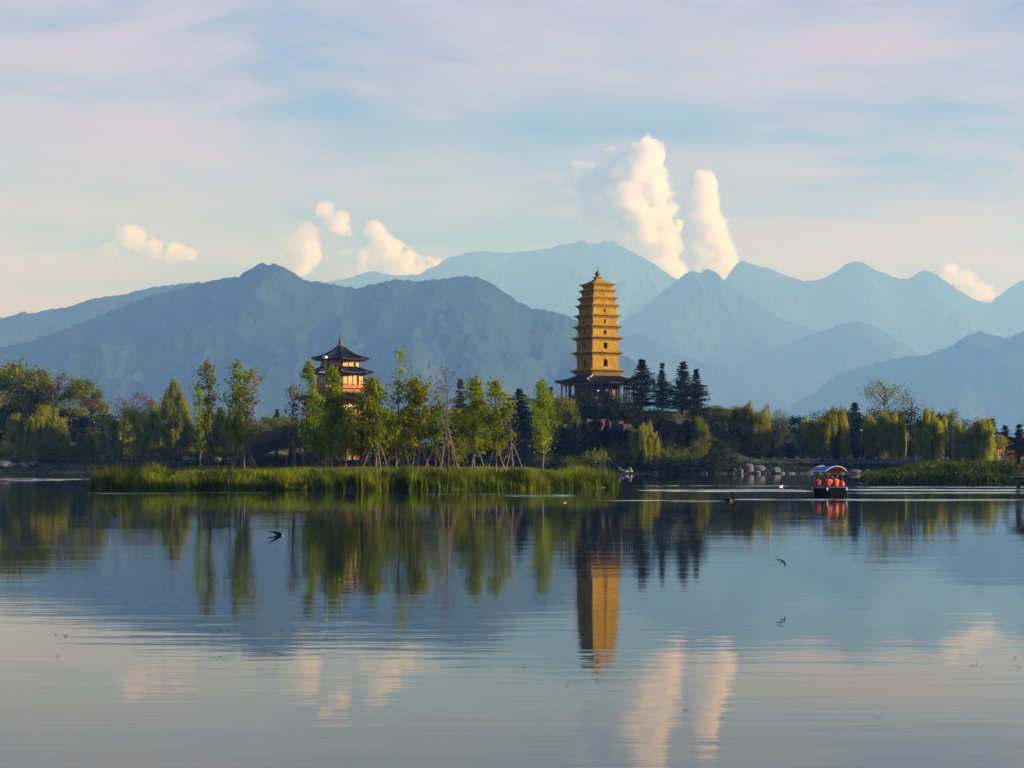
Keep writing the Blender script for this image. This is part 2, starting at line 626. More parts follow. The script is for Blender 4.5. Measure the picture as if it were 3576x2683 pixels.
cloud("cloud", "flat thin cloud bank low over the long even ridge", CD * 1.4, [
    (275, 510, 26), (300, 525, 30), (335, 540, 26), (372, 542, 24), (405, 548, 18), (240, 540, 24)], 6, dens=0.004)
cloud("cloud", "cloud pouring through the gap between the pointed summits", CD * 1.05, [
    (2050, 595, 24), (2085, 610, 28), (2120, 632, 26), (2145, 640, 18), (2100, 650, 28)], 7, dens=0.005)
# ------------------------------------------------------------------ ground


def shore_y(x):
    """where the far bank begins, by easting (the promontory on the east is added apart)"""
    return np.interp(x, [-700, -160, -118, -95, -70, -40, 0, 24, 40, 75, 120, 700], [420, 402, 398, 392, 386, 372, 360, 354, 359, 364, 364, 372])


def ss(a, b, x):
    t = np.clip((x - a) / (b - a), 0, 1)
    return t * t * (3 - 2 * t)


def bank_h(x, y):
    x, y = np.asarray(x, float), np.asarray(y, float)
    s = y - shore_y(x) + (fbm(x / 9, y / 9, 5, 3) - 0.5) * 3
    h = -1.6 + 1.6 * ss(-6, 0, s) + 1.6 * ss(0, 5, s) + 1.5 * ss(3, 16, s)
    # lawn mound on the west bank
    h = h + 4.2 * ss(12, 34, s) * ss(-48, -70, x)
    # temple knoll
    r = np.hypot((x - 24.0) / 1.25, (y - 392.0) / 1.0)
    knoll = 11.2 * (1 - ss(15, 31, r)) + (fbm(x / 5, y / 5, 9, 4) - 0.5) * 3.0 * (1 - ss(10, 34, r)) * ss(12, 18, r)
    h = h + np.where(s > 0, knoll * ss(0, 9, s), 0)
    # promontory on the east
    q = np.minimum(y - 199 - (x < 60) * 0.0, (x - 43.0 - (y - 199) * 0.27) * 0.8) + (fbm(x / 7, y / 7, 15, 3) - 0.5) * 3
    prom = -1.6 + 1.6 * ss(-5, 0, q) + 1.1 * ss(0, 6, q) + 1.2 * ss(8, 40, q)
    h = np.maximum(h, prom)
    # the rest of the lake rim
    rim = np.maximum(np.abs(x) - 560, -y - 240)
    h = np.maximum(h, -1.6 + 4.6 * ss(-10, 14, rim))
    # plain
    h = h + 0.5 * (fbm(x / 40, y / 40, 2, 3) - 0.5) * ss(0, 10, s)
    return h


def ground_h(x, y):
    return float(bank_h(np.array([x]), np.array([y]))[0])


gx = np.unique(np.r_[-12800, -8000, -5000, -3000, -2000, -1300, -900, np.linspace(-700, -220, 25), np.linspace(-220, 200, 211), np.linspace(200, 700, 26), 900, 1300, 2000, 3000, 5000, 8000, 12800])
gy = np.unique(np.r_[-285, -260, -240, -200, -120, 0, 90, np.linspace(120, 190, 8), np.linspace(190, 470, 141), np.linspace(470, 700, 24), 900, 1300, 2000, 3000, 4500, 7000, 10000, 15000, 23000, 39000])
GX, GY = np.meshgrid(gx, gy)
GZ = bank_h(GX, GY)
Q = len(gx)
i = np.arange(len(gy) - 1)[:, None] * Q + np.arange(Q - 1)[None, :]
M_ground = pmat("grassy_ground", (0.030, 0.042, 0.010), 0.95, col2=(0.018, 0.018, 0.010), vscale=0.25, bump=0.25, bscale=1.2)
ground = link(bpy.data.objects.new("ground", np_mesh("ground", np.stack([GX, GY, GZ], -1), np.stack([i, i + 1, i + Q + 1, i + Q], -1).reshape(-1, 4), True, [M_ground])))
tag(ground, "grassy lake bank with lawns and a temple knoll", "ground", kind="structure")

# ------------------------------------------------------------------ water
M_water = bpy.data.materials.new("lake_water")
M_water.use_nodes = True
t = M_water.node_tree
b = t.nodes["Principled BSDF"]
b.inputs["Base Color"].default_value = (0.012, 0.020, 0.022, 1)
b.inputs["Roughness"].default_value = 0.015
b.inputs["IOR"].default_value = 1.45
b.inputs["Specular IOR Level"].default_value = 0.5
g = nd(t, "ShaderNodeNewGeometry")
pos = g.outputs["Position"]
w1 = noise(t, mapping(t, pos, scale=(0.14, 1.0, 1)), 1.5, 3, 0.5, 0.6)       # long low ripples lying across the view
w2 = noise(t, mapping(t, pos, rot=(0, 0, 0.12), scale=(0.3, 1.0, 1)), 6.0, 2, 0.5)
w3 = noise(t, mapping(t, pos, rot=(0, 0, -0.1), scale=(0.2, 1.0, 1)), 0.35, 2, 0.5)
calm = smooth(t, noise(t, mapping(t, pos, loc=(4, 0, 0), scale=(0.25, 1.0, 1)), 0.06, 3, 0.6), 0.36, 0.62, 0.35, 1.0)
hsum = mth(t, "ADD", mth(t, "MULTIPLY", w1, 0.0050), mth(t, "ADD", mth(t, "MULTIPLY", w2, 0.0009), mth(t, "MULTIPLY", w3, 0.0080)))
hsum = mth(t, "MULTIPLY", hsum, calm)
bn = nd(t, "ShaderNodeBump")
bn.inputs["Strength"].default_value = 1.0
bn.inputs["Distance"].default_value = 1.0
t.links.new(hsum, bn.inputs["Height"])
t.links.new(bn.outputs[0], b.inputs["Normal"])
mb = MB()
mb.quad((-600, -280, 0), (600, -280, 0), (600, 480, 0), (-600, 480, 0))
water = mb.build("water", M_water)
tag(water, "calm lake water mirroring the shore", "water", kind="structure")

# wakes: bands of small steep ripples left by the boat and the swimming birds
M_wake = bpy.data.materials.new("rippled_water")
M_wake.use_nodes = True
b = M_wake.node_tree.nodes["Principled BSDF"]
b.inputs["Base Color"].default_value = (0.012, 0.020, 0.022, 1)
b.inputs["Roughness"].default_value = 0.05
b.inputs["IOR"].default_value = 1.45


def wake(sx0, sx1, sy, thick, seed, amp=0.030, lam=0.55, tilt=0.0):
    """a band of ripples from photograph column sx0 to sx1 whose middle lies at row sy"""
    d = EYE * FPX / (sy - HZ)
    half = 1.0 * thick * d * d / (EYE * FPX) / 2
    x0, x1 = (sx0 - CX) * d / FPX, (sx1 - CX) * d / FPX
    nx = max(12, int((x1 - x0) / 0.9))
    ny = max(14, int(half * 2 / lam * 8))
    ny = min(ny, 160)
    U, W = np.meshgrid(np.linspace(0, 1, nx), np.linspace(-1, 1, ny))
    X = x0 + U * (x1 - x0)
    yc = d + tilt * (U - 0.5) + (fbm(X / 9, X * 0, seed, 3) - 0.5) * half * 0.9
    wid = half * (0.55 + 0.6 * fbm(X / 6, X * 0 + 3, seed + 3, 3))
    Y = yc + W * wid
    env = np.clip(1 - W ** 4, 0, 1) * np.clip(np.minimum(U, 1 - U) * 12, 0, 1) * np.clip((fbm(X / 4, Y * 0.8, seed + 9, 4) - 0.36) * 4, 0, 1)
    ph = 2 * np.pi * (Y / lam + 0.6 * fbm(X / 3, Y / 3, seed + 1, 2) * 2)
    Z = 0.006 + env * amp * (0.55 + 0.45 * np.sin(ph))
    k = np.arange(ny - 1)[:, None] * nx + np.arange(nx - 1)[None, :]
    o = link(bpy.data.objects.new("wake_ripple", np_mesh("wake_ripple", np.stack([X, Y, Z], -1), np.stack([k, k + 1, k + nx + 1, k + nx], -1).reshape(-1, 4), True, [M_wake])), water)
    o["kind"] = "stuff"


wake(2560, 3640, 1746, 5, 1, 0.032, tilt=-1)
wake(2330, 2545, 1750, 5, 2, 0.028)
wake(2010, 2340, 1749, 4, 3, 0.018)
wake(2230, 2835, 1714, 10, 4, 0.036)
wake(2940, 3640, 1722, 6, 5, 0.036)
wake(2940, 3640, 1712, 7, 6, 0.034)
wake(2960, 3640, 1702, 5, 7, 0.026)
wake(2150, 2800, 1698, 5, 8, 0.022)
wake(2960, 3450, 1690, 4, 9, 0.018)
wake(1760, 2020, 1734, 13, 10, 0.024)
wake(1480, 1800, 1728, 5, 11, 0.015)
wake(-60, 320, 1675, 11, 12, 0.10, 2.6)
wake(300, 700, 1724, 3, 13, 0.012)
wake(640, 1400, 1722, 3, 14, 0.012)
# ------------------------------------------------------------------ plants: builders
L_willow = leafmat("willow_leaves", (0.430, 0.420, 0.006), (0.180, 0.215, 0.005), 0.60, 0.35)
L_ginkgo = leafmat("ginkgo_leaves", (0.330, 0.385, 0.006), (0.085, 0.145, 0.005), 0.60, 0.5)
L_yellow = leafmat("yellowing_leaves", (0.370, 0.340, 0.006), (0.140, 0.180, 0.006), 0.60, 0.5)
L_pale = leafmat("pale_leaves", (0.22, 0.17, 0.06), (0.13, 0.10, 0.03), 0.35, 0.5)
L_green = leafmat("green_leaves", (0.270, 0.280, 0.007), (0.080, 0.115, 0.006), 0.50, 0.4)
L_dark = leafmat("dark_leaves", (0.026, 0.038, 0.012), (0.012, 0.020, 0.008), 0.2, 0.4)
L_pine = leafmat("pine_needles", (0.028, 0.036, 0.012), (0.011, 0.017, 0.008), 0.12, 0.4)
L_rust = leafmat("rusty_leaves", (0.22, 0.090, 0.018), (0.090, 0.070, 0.012), 0.40, 0.4)
L_orange = leafmat("orange_leaves", (0.34, 0.12, 0.018), (0.22, 0.085, 0.015), 0.4, 0.4)
L_reed = leafmat("reed_blades", (0.210, 0.290, 0.006), (0.028, 0.055, 0.004), 0.36, 0.25)
L_sedge = leafmat("sedge_blades", (0.016, 0.026, 0.006), (0.007, 0.012, 0.004), 0.3, 0.2)
L_lawn = leafmat("lawn_blades", (0.260, 0.260, 0.008), (0.140, 0.170, 0.008), 0.45, 0.15)
L_lotus = leafmat("broad_waterside_leaves", (0.085, 0.120, 0.020), (0.030, 0.045, 0.012), 0.3, 0.4)
L_vine = leafmat("hanging_vines", (0.060, 0.062, 0.012), (0.030, 0.030, 0.010), 0.3, 0.4)
M_bark = pmat("bark", (0.085, 0.062, 0.042), 0.9, 0.4, 3.0)
M_palebark = pmat("pale_bark", (0.13, 0.10, 0.075), 0.9, 0.4, 2.0)
M_stake = pmat("stake_wood", (0.20, 0.145, 0.09), 0.85, 0.35, 3.0)


def unit(v):
    return v / np.maximum(np.linalg.norm(v, axis=-1, keepdims=True), 1e-9)


def leaves(centers, L, W, r, dirs=None, jit=0.35):
    """diamond leaf faces; returns verts and quads"""
    n = len(centers)
    a = unit(r.normal(size=(n, 3))) if dirs is None else unit(dirs + r.normal(size=(n, 3)) * jit)
    b = unit(np.cross(a, r.normal(size=(n, 3))))
    s = r.uniform(0.65, 1.35, size=(n, 1))
    a, b = a * L * s, b * W * s
    v = np.stack([centers - a * 0.5, centers + b * 0.5 - a * 0.05, centers + a * 0.5, centers - b * 0.5 - a * 0.05], 1).reshape(-1, 3)
    return v, np.arange(4 * n).reshape(-1, 4)


def leaf_mesh(name, packs, mat):
    vs, fs, o = [], [], 0
    for v, f in packs:
        vs.append(v)
        fs.append(f + o)
        o += len(v)
    return np_mesh(name, np.concatenate(vs), np.concatenate(fs), False, [mat])


def limb(mb, p0, p1, r0, r1, r, sag=0.15, n=4, seg=5):
    p0, p1 = np.array(p0, float), np.array(p1, float)
    L = np.linalg.norm(p1 - p0)
    pts = []
    off = r.normal(size=3) * L * 0.06
    for k in range(n + 1):
        u = k / n
        q = p0 + (p1 - p0) * u + off * math.sin(math.pi * u)
        q[2] -= sag * L * math.sin(math.pi * u) * 0.5
        pts.append(q)
    mb.tube(pts, [r0 + (r1 - r0) * k / n for k in range(n + 1)], seg, False)
    return pts


def broad(seed, h, w, trunk=0.25, clumps=36, per=125, leaf=0.40, mat=None, bark=None, spread=0.14, top=1.0, fill=0.6):
    """broad-leaved tree: returns (trunk mesh, crown mesh)"""
    r = np.random.default_rng(seed)
    mb = MB()
    th = h * trunk
    mb.tube([(0, 0, -0.8), (0, 0, 0), (r.normal() * .1, r.normal() * .1, th * .6), (r.normal() * .2, r.normal() * .2, th), (r.normal() * .3, r.normal() * .3, h * 0.62), (0, 0, h * 0.86)],
            [h * .03, h * .024, h * .018, h * .015, h * .008, h * .002], 7, False)
    packs = []
    R = w / 2
    for k in range(clumps):
        u = r.uniform(0.0, 1.0)
        z = th * 0.75 + (h - th * 0.75) * (u ** 0.8) * 0.95
        rel = (z - th * 0.75) / (h - th * 0.75)
        prof = math.sin(math.pi * min(1, rel * 0.86 + 0.14)) ** 0.7
        ang = k * 2.4 + r.uniform(-.5, .5)
        rad = R * prof * r.uniform(fill, 1.0)
        c = np.array([math.cos(ang) * rad, math.sin(ang) * rad, z])
        start = np.array([0, 0, max(th * 0.8, z - rad * r.uniform(.6, 1.2))])
        limb(mb, start, c, h * .007, h * .0016, r, -0.1, 3, 4)
        sg = np.array([w * spread, w * spread, w * spread * 0.75]) * r.uniform(.7, 1.25)
        m = int(per * r.uniform(.6, 1.3))
        pts = c + r.normal(size=(m, 3)) * sg * 0.62
        packs.append(leaves(pts, leaf, leaf * 0.7, r))
        # a few shoots that break the outline
        for s in range(2):
            dvec = unit(np.array([math.cos(ang), math.sin(ang), r.uniform(.3, 1.5)]) + r.normal(size=3) * .4)
            ln = w * 0.16 * r.uniform(.5, 1.3)
            q = c + dvec * (w * spread * .4) + dvec * ln * np.linspace(0, 1, 7)[:, None] + r.normal(size=(7, 3)) * .07
            packs.append(leaves(q, leaf * .9, leaf * .5, r))
    return mb.mesh("trunk", bark or M_bark), leaf_mesh("crown", packs, mat or L_green)


def willow(seed, h, w, mat=None, strands=820, leaf=0.46, low=0.06):
    r = np.random.default_rng(seed)
    mb = MB()
    lean = r.normal(size=2) * 0.25
    th = h * 0.3
    mb.tube([(0, 0, -0.8), (0, 0, 0), (lean[0], lean[1], th * .6), (lean[0] * 1.8, lean[1] * 1.8, th)], [h * .045, h * .036, h * .03, h * .026], 7, False)
    base = np.array([lean[0] * 1.8, lean[1] * 1.8, th])
    R = w / 2
    packs, anchors = [], []
    for k in range(13):
        ang = k * 2.4 + r.uniform(-.4, .4)
        reach = R * r.uniform(.30, .92)
        topz = h * r.uniform(.72, .985) - 0.34 * h * (reach / R) ** 2
        tip = base * 0 + np.array([math.cos(ang) * reach, math.sin(ang) * reach, topz])
        mid = base + (tip - base) * 0.55 + np.array([0, 0, h * 0.05])
        pts = [base + ((mid - base) * 2 * u if u < .5 else 0) for u in (0,)]
        path = [base, base + (mid - base) * .5 + r.normal(size=3) * .15, mid, mid + (tip - mid) * .6 + np.array([0, 0, h * .02]), tip]
        mb.tube(path, [h * .017, h * .013, h * .009, h * .005, h * .002], 5, False)
        for u in np.linspace(.45, 1.0, 12):
            q = mid + (tip - mid) * (u - .45) / .55
            anchors.append((q, ang))
    A = len(anchors)
    for bunch in range(strands // 10):
        q0, ang = anchors[r.integers(A)]
        q0 = q0 + r.normal(size=3) * np.array([w * .05, w * .05, h * .025])
        a0 = ang + r.normal() * 0.8
        out0 = w * .08 * r.uniform(.2, 1.5)
        zb = h * (low + r.beta(1.2, 2.2) * 0.62)
        for s in range(10):
            q = q0 + r.normal(size=3) * np.array([w * .022, w * .022, h * .02])
            a2 = a0 + r.normal() * .35
            out = np.array([math.cos(a2), math.sin(a2), 0]) * out0 * r.uniform(.6, 1.3)
            ln = max(h * .12, q[2] - zb - h * .05 * r.normal())
            ln = min(ln, q[2] - h * .03)
            n = max(5, int(ln / (leaf * .52)))
            u = np.linspace(0, 1, n)[:, None]
            pts = q + out * (1 - (1 - u) ** 2.2) + np.array([0, 0, h * .008]) * np.sin(np.pi * np.clip(u * 2.5, 0, 1)) - np.array([0, 0, 1]) * ln * u ** 1.15
            pts = pts + r.normal(size=pts.shape) * np.array([.07, .07, .06])
            dv = np.tile(np.array([[0, 0, -1.0]]), (n, 1))
            packs.append(leaves(pts, leaf, leaf * .36, r, dv, 0.35))
    for q, ang in anchors:
        packs.append(leaves(q + r.normal(size=(14, 3)) * np.array([w * .05, w * .05, h * .022]), leaf * .8, leaf * .35, r))
    return mb.mesh("trunk", M_bark), leaf_mesh("crown", packs, mat or L_willow)


def pine(seed, h, w, mat=None, gap=0.80, tuft=0.36, bare=0.10, per=22, leaf=0.42, flat=False):
    r = np.random.default_rng(seed)
    mb = MB()
    bend = r.normal(size=2) * 0.2
    mb.tube([(0, 0, -0.8), (0, 0, 0), (bend[0], bend[1], h * .5), (0, 0, h * .97)], [h * .022, h * .018, h * .011, h * .002], 6, False)
    packs = []
    z = h * bare
    while z < h * .98:
        rel = (z - h * bare) / (h * (1 - bare))
        if flat:
            ln0 = w / 2 * (0.35 + 0.65 * math.sin(math.pi * min(1, rel * .8 + .25)))
        else:
            ln0 = w / 2 * (1 - rel) ** 1.05 * (0.72 + 0.28 * math.sin(rel * 9 + seed))
        nb = 5 if rel < .85 else 4
        a0 = r.uniform(0, 6.28)
        for k in range(nb):
            ang = a0 + k * 6.283 / nb + r.normal() * .3
            ln = max(.35 * (1 - .7 * rel), ln0 * r.uniform(.45, 1.3))
            p0 = np.array([0, 0, z + r.normal() * .15])
            dr = np.array([math.cos(ang), math.sin(ang), 0])
            p1 = p0 + dr * ln + np.array([0, 0, ln * r.uniform(.0, .45)])
            limb(mb, p0, p1, h * .005, h * .0015, r, .12, 3, 4)
            nt = max(2, int(ln / .42))
            for u in np.linspace(.28, 1.0, nt):
                c = p0 + (p1 - p0) * u + np.array([0, 0, .08 + .12 * u])
                m = int(per * r.uniform(.7, 1.3))
                pts = c + r.normal(size=(m, 3)) * np.array([tuft, tuft, tuft * .55]) * (0.75 + .4 * u) * (1 - .65 * rel)
                packs.append(leaves(pts, leaf, leaf * .45, r, np.tile(dr * .4 + np.array([0, 0, .9]), (m, 1)), .6))
        z += gap * r.uniform(.75, 1.3) * (1 - .25 * rel)
    return mb.mesh("trunk", M_bark), leaf_mesh("crown", packs, mat or L_pine)


def sapling(seed, h, w, density=1.0, mat=None, leaf=0.20, lean=(0, 0), start=0.22, shape="ovate", bare_twigs=True, branches=44):
    """slender young tree: straight stem with short rising branches"""
    r = np.random.default_rng(seed)
    mb = MB()
    k = np.linspace(0, 1, 8)
    wob = r.normal(size=(8, 2)) * 0.05
    stem = [np.array([lean[0] * u ** 1.3 + wob[i][0] * (u > 0), lean[1] * u ** 1.3 + wob[i][1] * (u > 0), h * u]) for i, u in enumerate(k)]
    stem = [stem[0] - np.array([0, 0, .6])] + stem
    mb.tube(stem, [.12] + [.105 * (1 - u) + .012 for u in k], 6, False)
    packs = []

    def at(u):
        i = min(int(u * 7), 6)
        return stem[i + 1] + (stem[i + 2] - stem[i + 1]) * (u * 7 - i)

    for b in range(branches):
        u = start + (1 - start) * (b + r.uniform(0, 1)) / branches
        rel = (u - start) / (1 - start)
        if shape == "ovate":
            prof = math.sin(math.pi * min(1, rel * .82 + .18)) ** .8
        elif shape == "top":
            prof = .25 + .75 * math.exp(-((rel - .72) / .2) ** 2)
        elif shape == "vase":
            prof = .2 + .8 * rel if rel < .75 else 1.0 * (1 - rel) / .25 + .15
        else:
            prof = 1 - .8 * rel
        ln = w / 2 * prof * r.uniform(.55, 1.2)
        ang = b * 2.4 + r.normal() * .4
        p0 = at(u)
        up = r.uniform(.25, .8) if shape != "vase" else r.uniform(.7, 1.3)
        p1 = p0 + np.array([math.cos(ang) * ln, math.sin(ang) * ln, ln * up])
        pts = limb(mb, p0, p1, .030 * (1 - .5 * rel), .008, r, .12, 3, 4)
        # side twig
        if bare_twigs:
            q = np.array(pts[2])
            tw = q + r.normal(size=3) * ln * .22 + np.array([0, 0, ln * .2])
            mb.tube([q, tw], [.011, .005], 4, False)
        m = int(density * (10 + ln * 26) * (.15, .5, 1.0, 1.9)[int(r.integers(4))] * r.uniform(.7, 1.3))
        if m > 0:
            uu = r.uniform(.15, 1.08, size=(m, 1))
            c = p0 + (p1 - p0) * uu + r.normal(size=(m, 3)) * np.array([.17, .17, .14]) * (1 + .5 * density)
            packs.append(leaves(c, leaf, leaf * .75, r))
    if density > 0:
        m = int(26 * density)
        c = at(.97) + r.normal(size=(m, 3)) * np.array([.16, .16, .35])
        packs.append(leaves(c, leaf, leaf * .7, r))
    return mb.mesh("trunk", M_palebark), (leaf_mesh("crown", packs, mat or L_ginkgo) if packs else None)


def shrub(seed, h, w, mat=None, n=900, leaf=0.22):
    r = np.random.default_rng(seed)
    mb = MB()
    packs = []
    for k in range(11):
        ang, rad = r.uniform(0, 6.28), w / 2 * math.sqrt(r.uniform(0, 1)) * .8
        c = np.array([math.cos(ang) * rad, math.sin(ang) * rad, h * r.uniform(.3, .82) * (1 - .35 * (rad / (w / 2)) ** 2)])
        mb.tube([(0, 0, -.4), c * .5, c], [.06, .035, .012], 4, False)
        m = n // 11
        packs.append(leaves(c + r.normal(size=(m, 3)) * np.array([w * .15, w * .15, h * .15]), leaf, leaf * .6, r))
    return mb.mesh("stem", M_bark), leaf_mesh("foliage", packs, mat or L_dark)


def put(name, meshes, loc, label, cat, group=None, rz=0.0, scale=1.0, parts=("trunk", "crown")):
    e = empty(name, loc, rz, scale)
    for nm, me in zip(parts, meshes):
        if me is not None:
            link(bpy.data.objects.new(nm, me), e)
    tag(e, label, cat, group)
    return e


def on_bank(sx, d):
    x = (sx - CX) * d / FPX
    return Vector((x, d, ground_h(x, d) - 0.05))


def h_to(sy, d, z0):
    """height of something that stands at z0 and whose top is seen at row sy"""
    return EYE + (HZ - sy) * d / FPX - z0


def blades(pts, h, w, r, lean=0.35):
    """grass or reed blades: a tapering quad and a bent tip"""
    n = len(pts)
    ang = r.uniform(0, 6.283, n)
    side = np.stack([np.cos(ang), np.sin(ang), np.zeros(n)], 1) * (w / 2)
    la = r.uniform(0, 6.283, n)
    ld = np.stack([np.cos(la), np.sin(la), np.zeros(n)], 1) * (r.uniform(0.1, 1, n) * lean * h)[:, None]
    up = np.zeros((n, 3))
    up[:, 2] = h
    mid = pts + up * .6 + ld * .35
    tip = pts + up + ld - np.array([0, 0, 1]) * (np.linalg.norm(ld, axis=1) * .25)[:, None]
    v = np.stack([pts - side, pts + side, mid + side * .8, mid - side * .8, tip], 1).reshape(-1, 3)
    b = np.arange(n)[:, None] * 5
    return v, b + np.array([[0, 1, 2, 3]]), b + np.array([[3, 2, 4]])


def blade_object(name, pts, h, w, r, mat, lean=0.35):
    v, q, t3 = blades(pts, h, w, r, lean)
    return link(bpy.data.objects.new(name, np_mesh(name, v, [q, t3], False, [mat])))
# ------------------------------------------------------------------ buildings
M_brick = pmat("ochre_brick", (0.38, 0.225, 0.009), 0.9, col2=(0.25, 0.145, 0.007), vscale=0.7, bump=0.03, bscale=5.0)
M_tile = pmat("dark_roof_tile", (0.016, 0.019, 0.024), 0.6, 0.5, 2.0, spec=0.3)
M_darkwood = pmat("dark_red_timber", (0.050, 0.024, 0.016), 0.7, 0.3, 3.0)
M_orangewood = pmat("orange_painted_timber", (0.46, 0.17, 0.04), 0.7, 0.15, 1.5)
M_cream = pmat("cream_panel", (0.52, 0.38, 0.13), 0.7, 0.1, 1.5)
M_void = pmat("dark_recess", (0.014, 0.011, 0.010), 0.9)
M_ridge = pmat("pale_ridge_tile", (0.42, 0.36, 0.24), 0.7, 0.2, 2.0)
M_bronze = pmat("weathered_finial", (0.13, 0.11, 0.07), 0.6, 0.4, 2.0)
M_stone = pmat("grey_stone", (0.20, 0.195, 0.18), 0.9, 0.3, 0.9, bump=0.03, bscale=4)
M_glass = pmat("window_glass", (0.05, 0.06, 0.07), 0.08, spec=0.6)
M_white = pmat("white_paint", (0.78, 0.76, 0.72), 0.6, 0.05, 3)
M_metal = pmat("grey_metal", (0.30, 0.30, 0.31), 0.4, 0.1, 3, metal=0.6)
M_terrace = pmat("terrace_stone", (0.16, 0.14, 0.12), 0.9, 0.3, 0.8)


def ring(n, rad, z, a0):
    return [Vector((rad * math.cos(a0 + 2 * math.pi * k / n), rad * math.sin(a0 + 2 * math.pi * k / n), z)) for k in range(n)]


def wall_panel(mb, A, B, z0, z1, hole=None, depth=0.45, seg=6, A1=None, B1=None):
    """a wall face from A to B (seen from outside, left to right) with an optional arched opening (centre u, width, sill, crown)"""
    A, B = Vector((A[0], A[1], 0)), Vector((B[0], B[1], 0))
    ex = (B - A).normalized()
    L = (B - A).length
    nrm_ = Vector((ex.y, -ex.x, 0))

    def pt(u, z, dd=0.0):
        return A + ex * u + Vector((0, 0, z)) - nrm_ * dd

    if hole is None:
        mb.quad(pt(0, z0), pt(L, z0), pt(L, z1), pt(0, z1))
        return None
    cu, w, s0, s1 = hole
    cu = cu * L
    u0, u1 = cu - w / 2, cu + w / 2
    spring = s1 - w / 2
    mb.quad(pt(0, z0), pt(u0, z0), pt(u0, z1), pt(0, z1))
    mb.quad(pt(u1, z0), pt(L, z0), pt(L, z1), pt(u1, z1))
    mb.quad(pt(u0, z0), pt(u1, z0), pt(u1, s0), pt(u0, s0))
    arc = [(cu - w / 2 * math.cos(math.pi * k / seg), spring + w / 2 * math.sin(math.pi * k / seg)) for k in range(seg + 1)]
    for k in range(seg):
        (a, za), (b_, zb) = arc[k], arc[k + 1]
        mb.quad(pt(a, za), pt(b_, zb), pt(b_, z1), pt(a, z1))
    outline = [(u0, s0)] + arc + [(u1, s0)]
    for k in range(len(outline)):
        (a, za), (b_, zb) = outline[k], outline[(k + 1) % len(outline)]
        mb.quad(pt(a, za), pt(a, za, depth), pt(b_, zb, depth), pt(b_, zb))
    return [pt(a, za, depth - 0.01) for a, za in outline]


def flared_roof(n, r0, z0, r1, z1, a0, sag=0.35, lift=0.5, thick=0.22, seg=8, rows=6, flare=0.05):
    """hip roof with a hollow slope and rising corners; returns the MB and a surface function"""
    mb = MB()

    def surf(side, u, tt, dz=0.0):
        A = a0 + 2 * math.pi * side / n
        Bn = a0 + 2 * math.pi * (side + 1) / n
        rr = r0 + (r1 - r0) * tt
        w = abs(2 * u - 1)
        rr *= 1 + flare * w ** 4 * tt ** 2
        p = Vector((math.cos(A), math.sin(A), 0)) * (1 - u) + Vector((math.cos(Bn), math.sin(Bn), 0)) * u
        z = z0 + (z1 - z0) * (tt + sag * tt * (1 - tt)) + lift * w ** 3 * tt ** 2
        return Vector((p.x * rr, p.y * rr, z + dz))

    for s in range(n):
        top = [[surf(s, i / seg, j / rows) for i in range(seg + 1)] for j in range(rows + 1)]
        bot = [[surf(s, i / seg, j / rows, -thick) for i in range(seg + 1)] for j in range(rows + 1)]
        for j in range(rows):
            for i in range(seg):
                mb.quad(top[j][i], top[j + 1][i], top[j + 1][i + 1], top[j][i + 1])
                mb.quad(bot[j][i], bot[j][i + 1], bot[j + 1][i + 1], bot[j + 1][i])
        for i in range(seg):
            mb.quad(top[rows][i], bot[rows][i], bot[rows][i + 1], top[rows][i + 1])
    return mb, surf


def roof_trim(root_part, surf, n, ribs_per_side, rib_mat, hip_mat, hip_r=0.16, rib_r=0.06, tip_mat=None):
    rb = MB()
    for s in range(n):
        for k in range(1, ribs_per_side):
            u = k / ribs_per_side
            pts = [surf(s, u, tt, rib_r * .6) for tt in (0.02, .35, .7, 1.01)]
            rb.tube(pts, rib_r, 4, True)
    o = rb.build("tile_ribs", rib_mat, root_part)
    o["kind"] = "stuff"
    for s in range(n):
        hb = MB()
        hb.tube([surf(s, 0.0, tt, hip_r * .6) for tt in (0.02, .25, .5, .75, 1.0)], [hip_r, hip_r, hip_r, hip_r, hip_r * 1.15], 5, True)
        hb.build("hip_ridge", hip_mat, root_part)


# ---- the nine-tier brick pagoda on its knoll
PD = 390.0
pag_xy = P(2086.7, 1612, PD)
pag_z = ground_h(pag_xy.x, pag_xy.y)
pag = empty("brick_pagoda", (pag_xy.x, pag_xy.y, pag_z))
tag(pag, "tall ochre brick pagoda with stacked eaves on the wooded knoll", "pagoda")
A0 = math.radians(-106.0)


def pz(zy):
    return 49.87 - 0.01725 * zy - pag_z


K = 0.01724 / 1.378 / math.sqrt(2)          # zoomed pixel width to corner radius (half diagonal)
tips = [(297, 495), (382, 510), (487, 560), (590, 605), (728, 645), (880, 675), (1035, 710), (1240, 718), (1485, 753)]
walls = [388, 430, 478, 512, 533, 550, 572, 572, 592]
K *= 1.0


def corner_r(wpx):
    """corner radius of the square tower whose seen width is wpx zoomed pixels"""
    return wpx * 0.01724 / (math.cos(math.radians(32)) + math.sin(math.radians(32))) / math.sqrt(2)


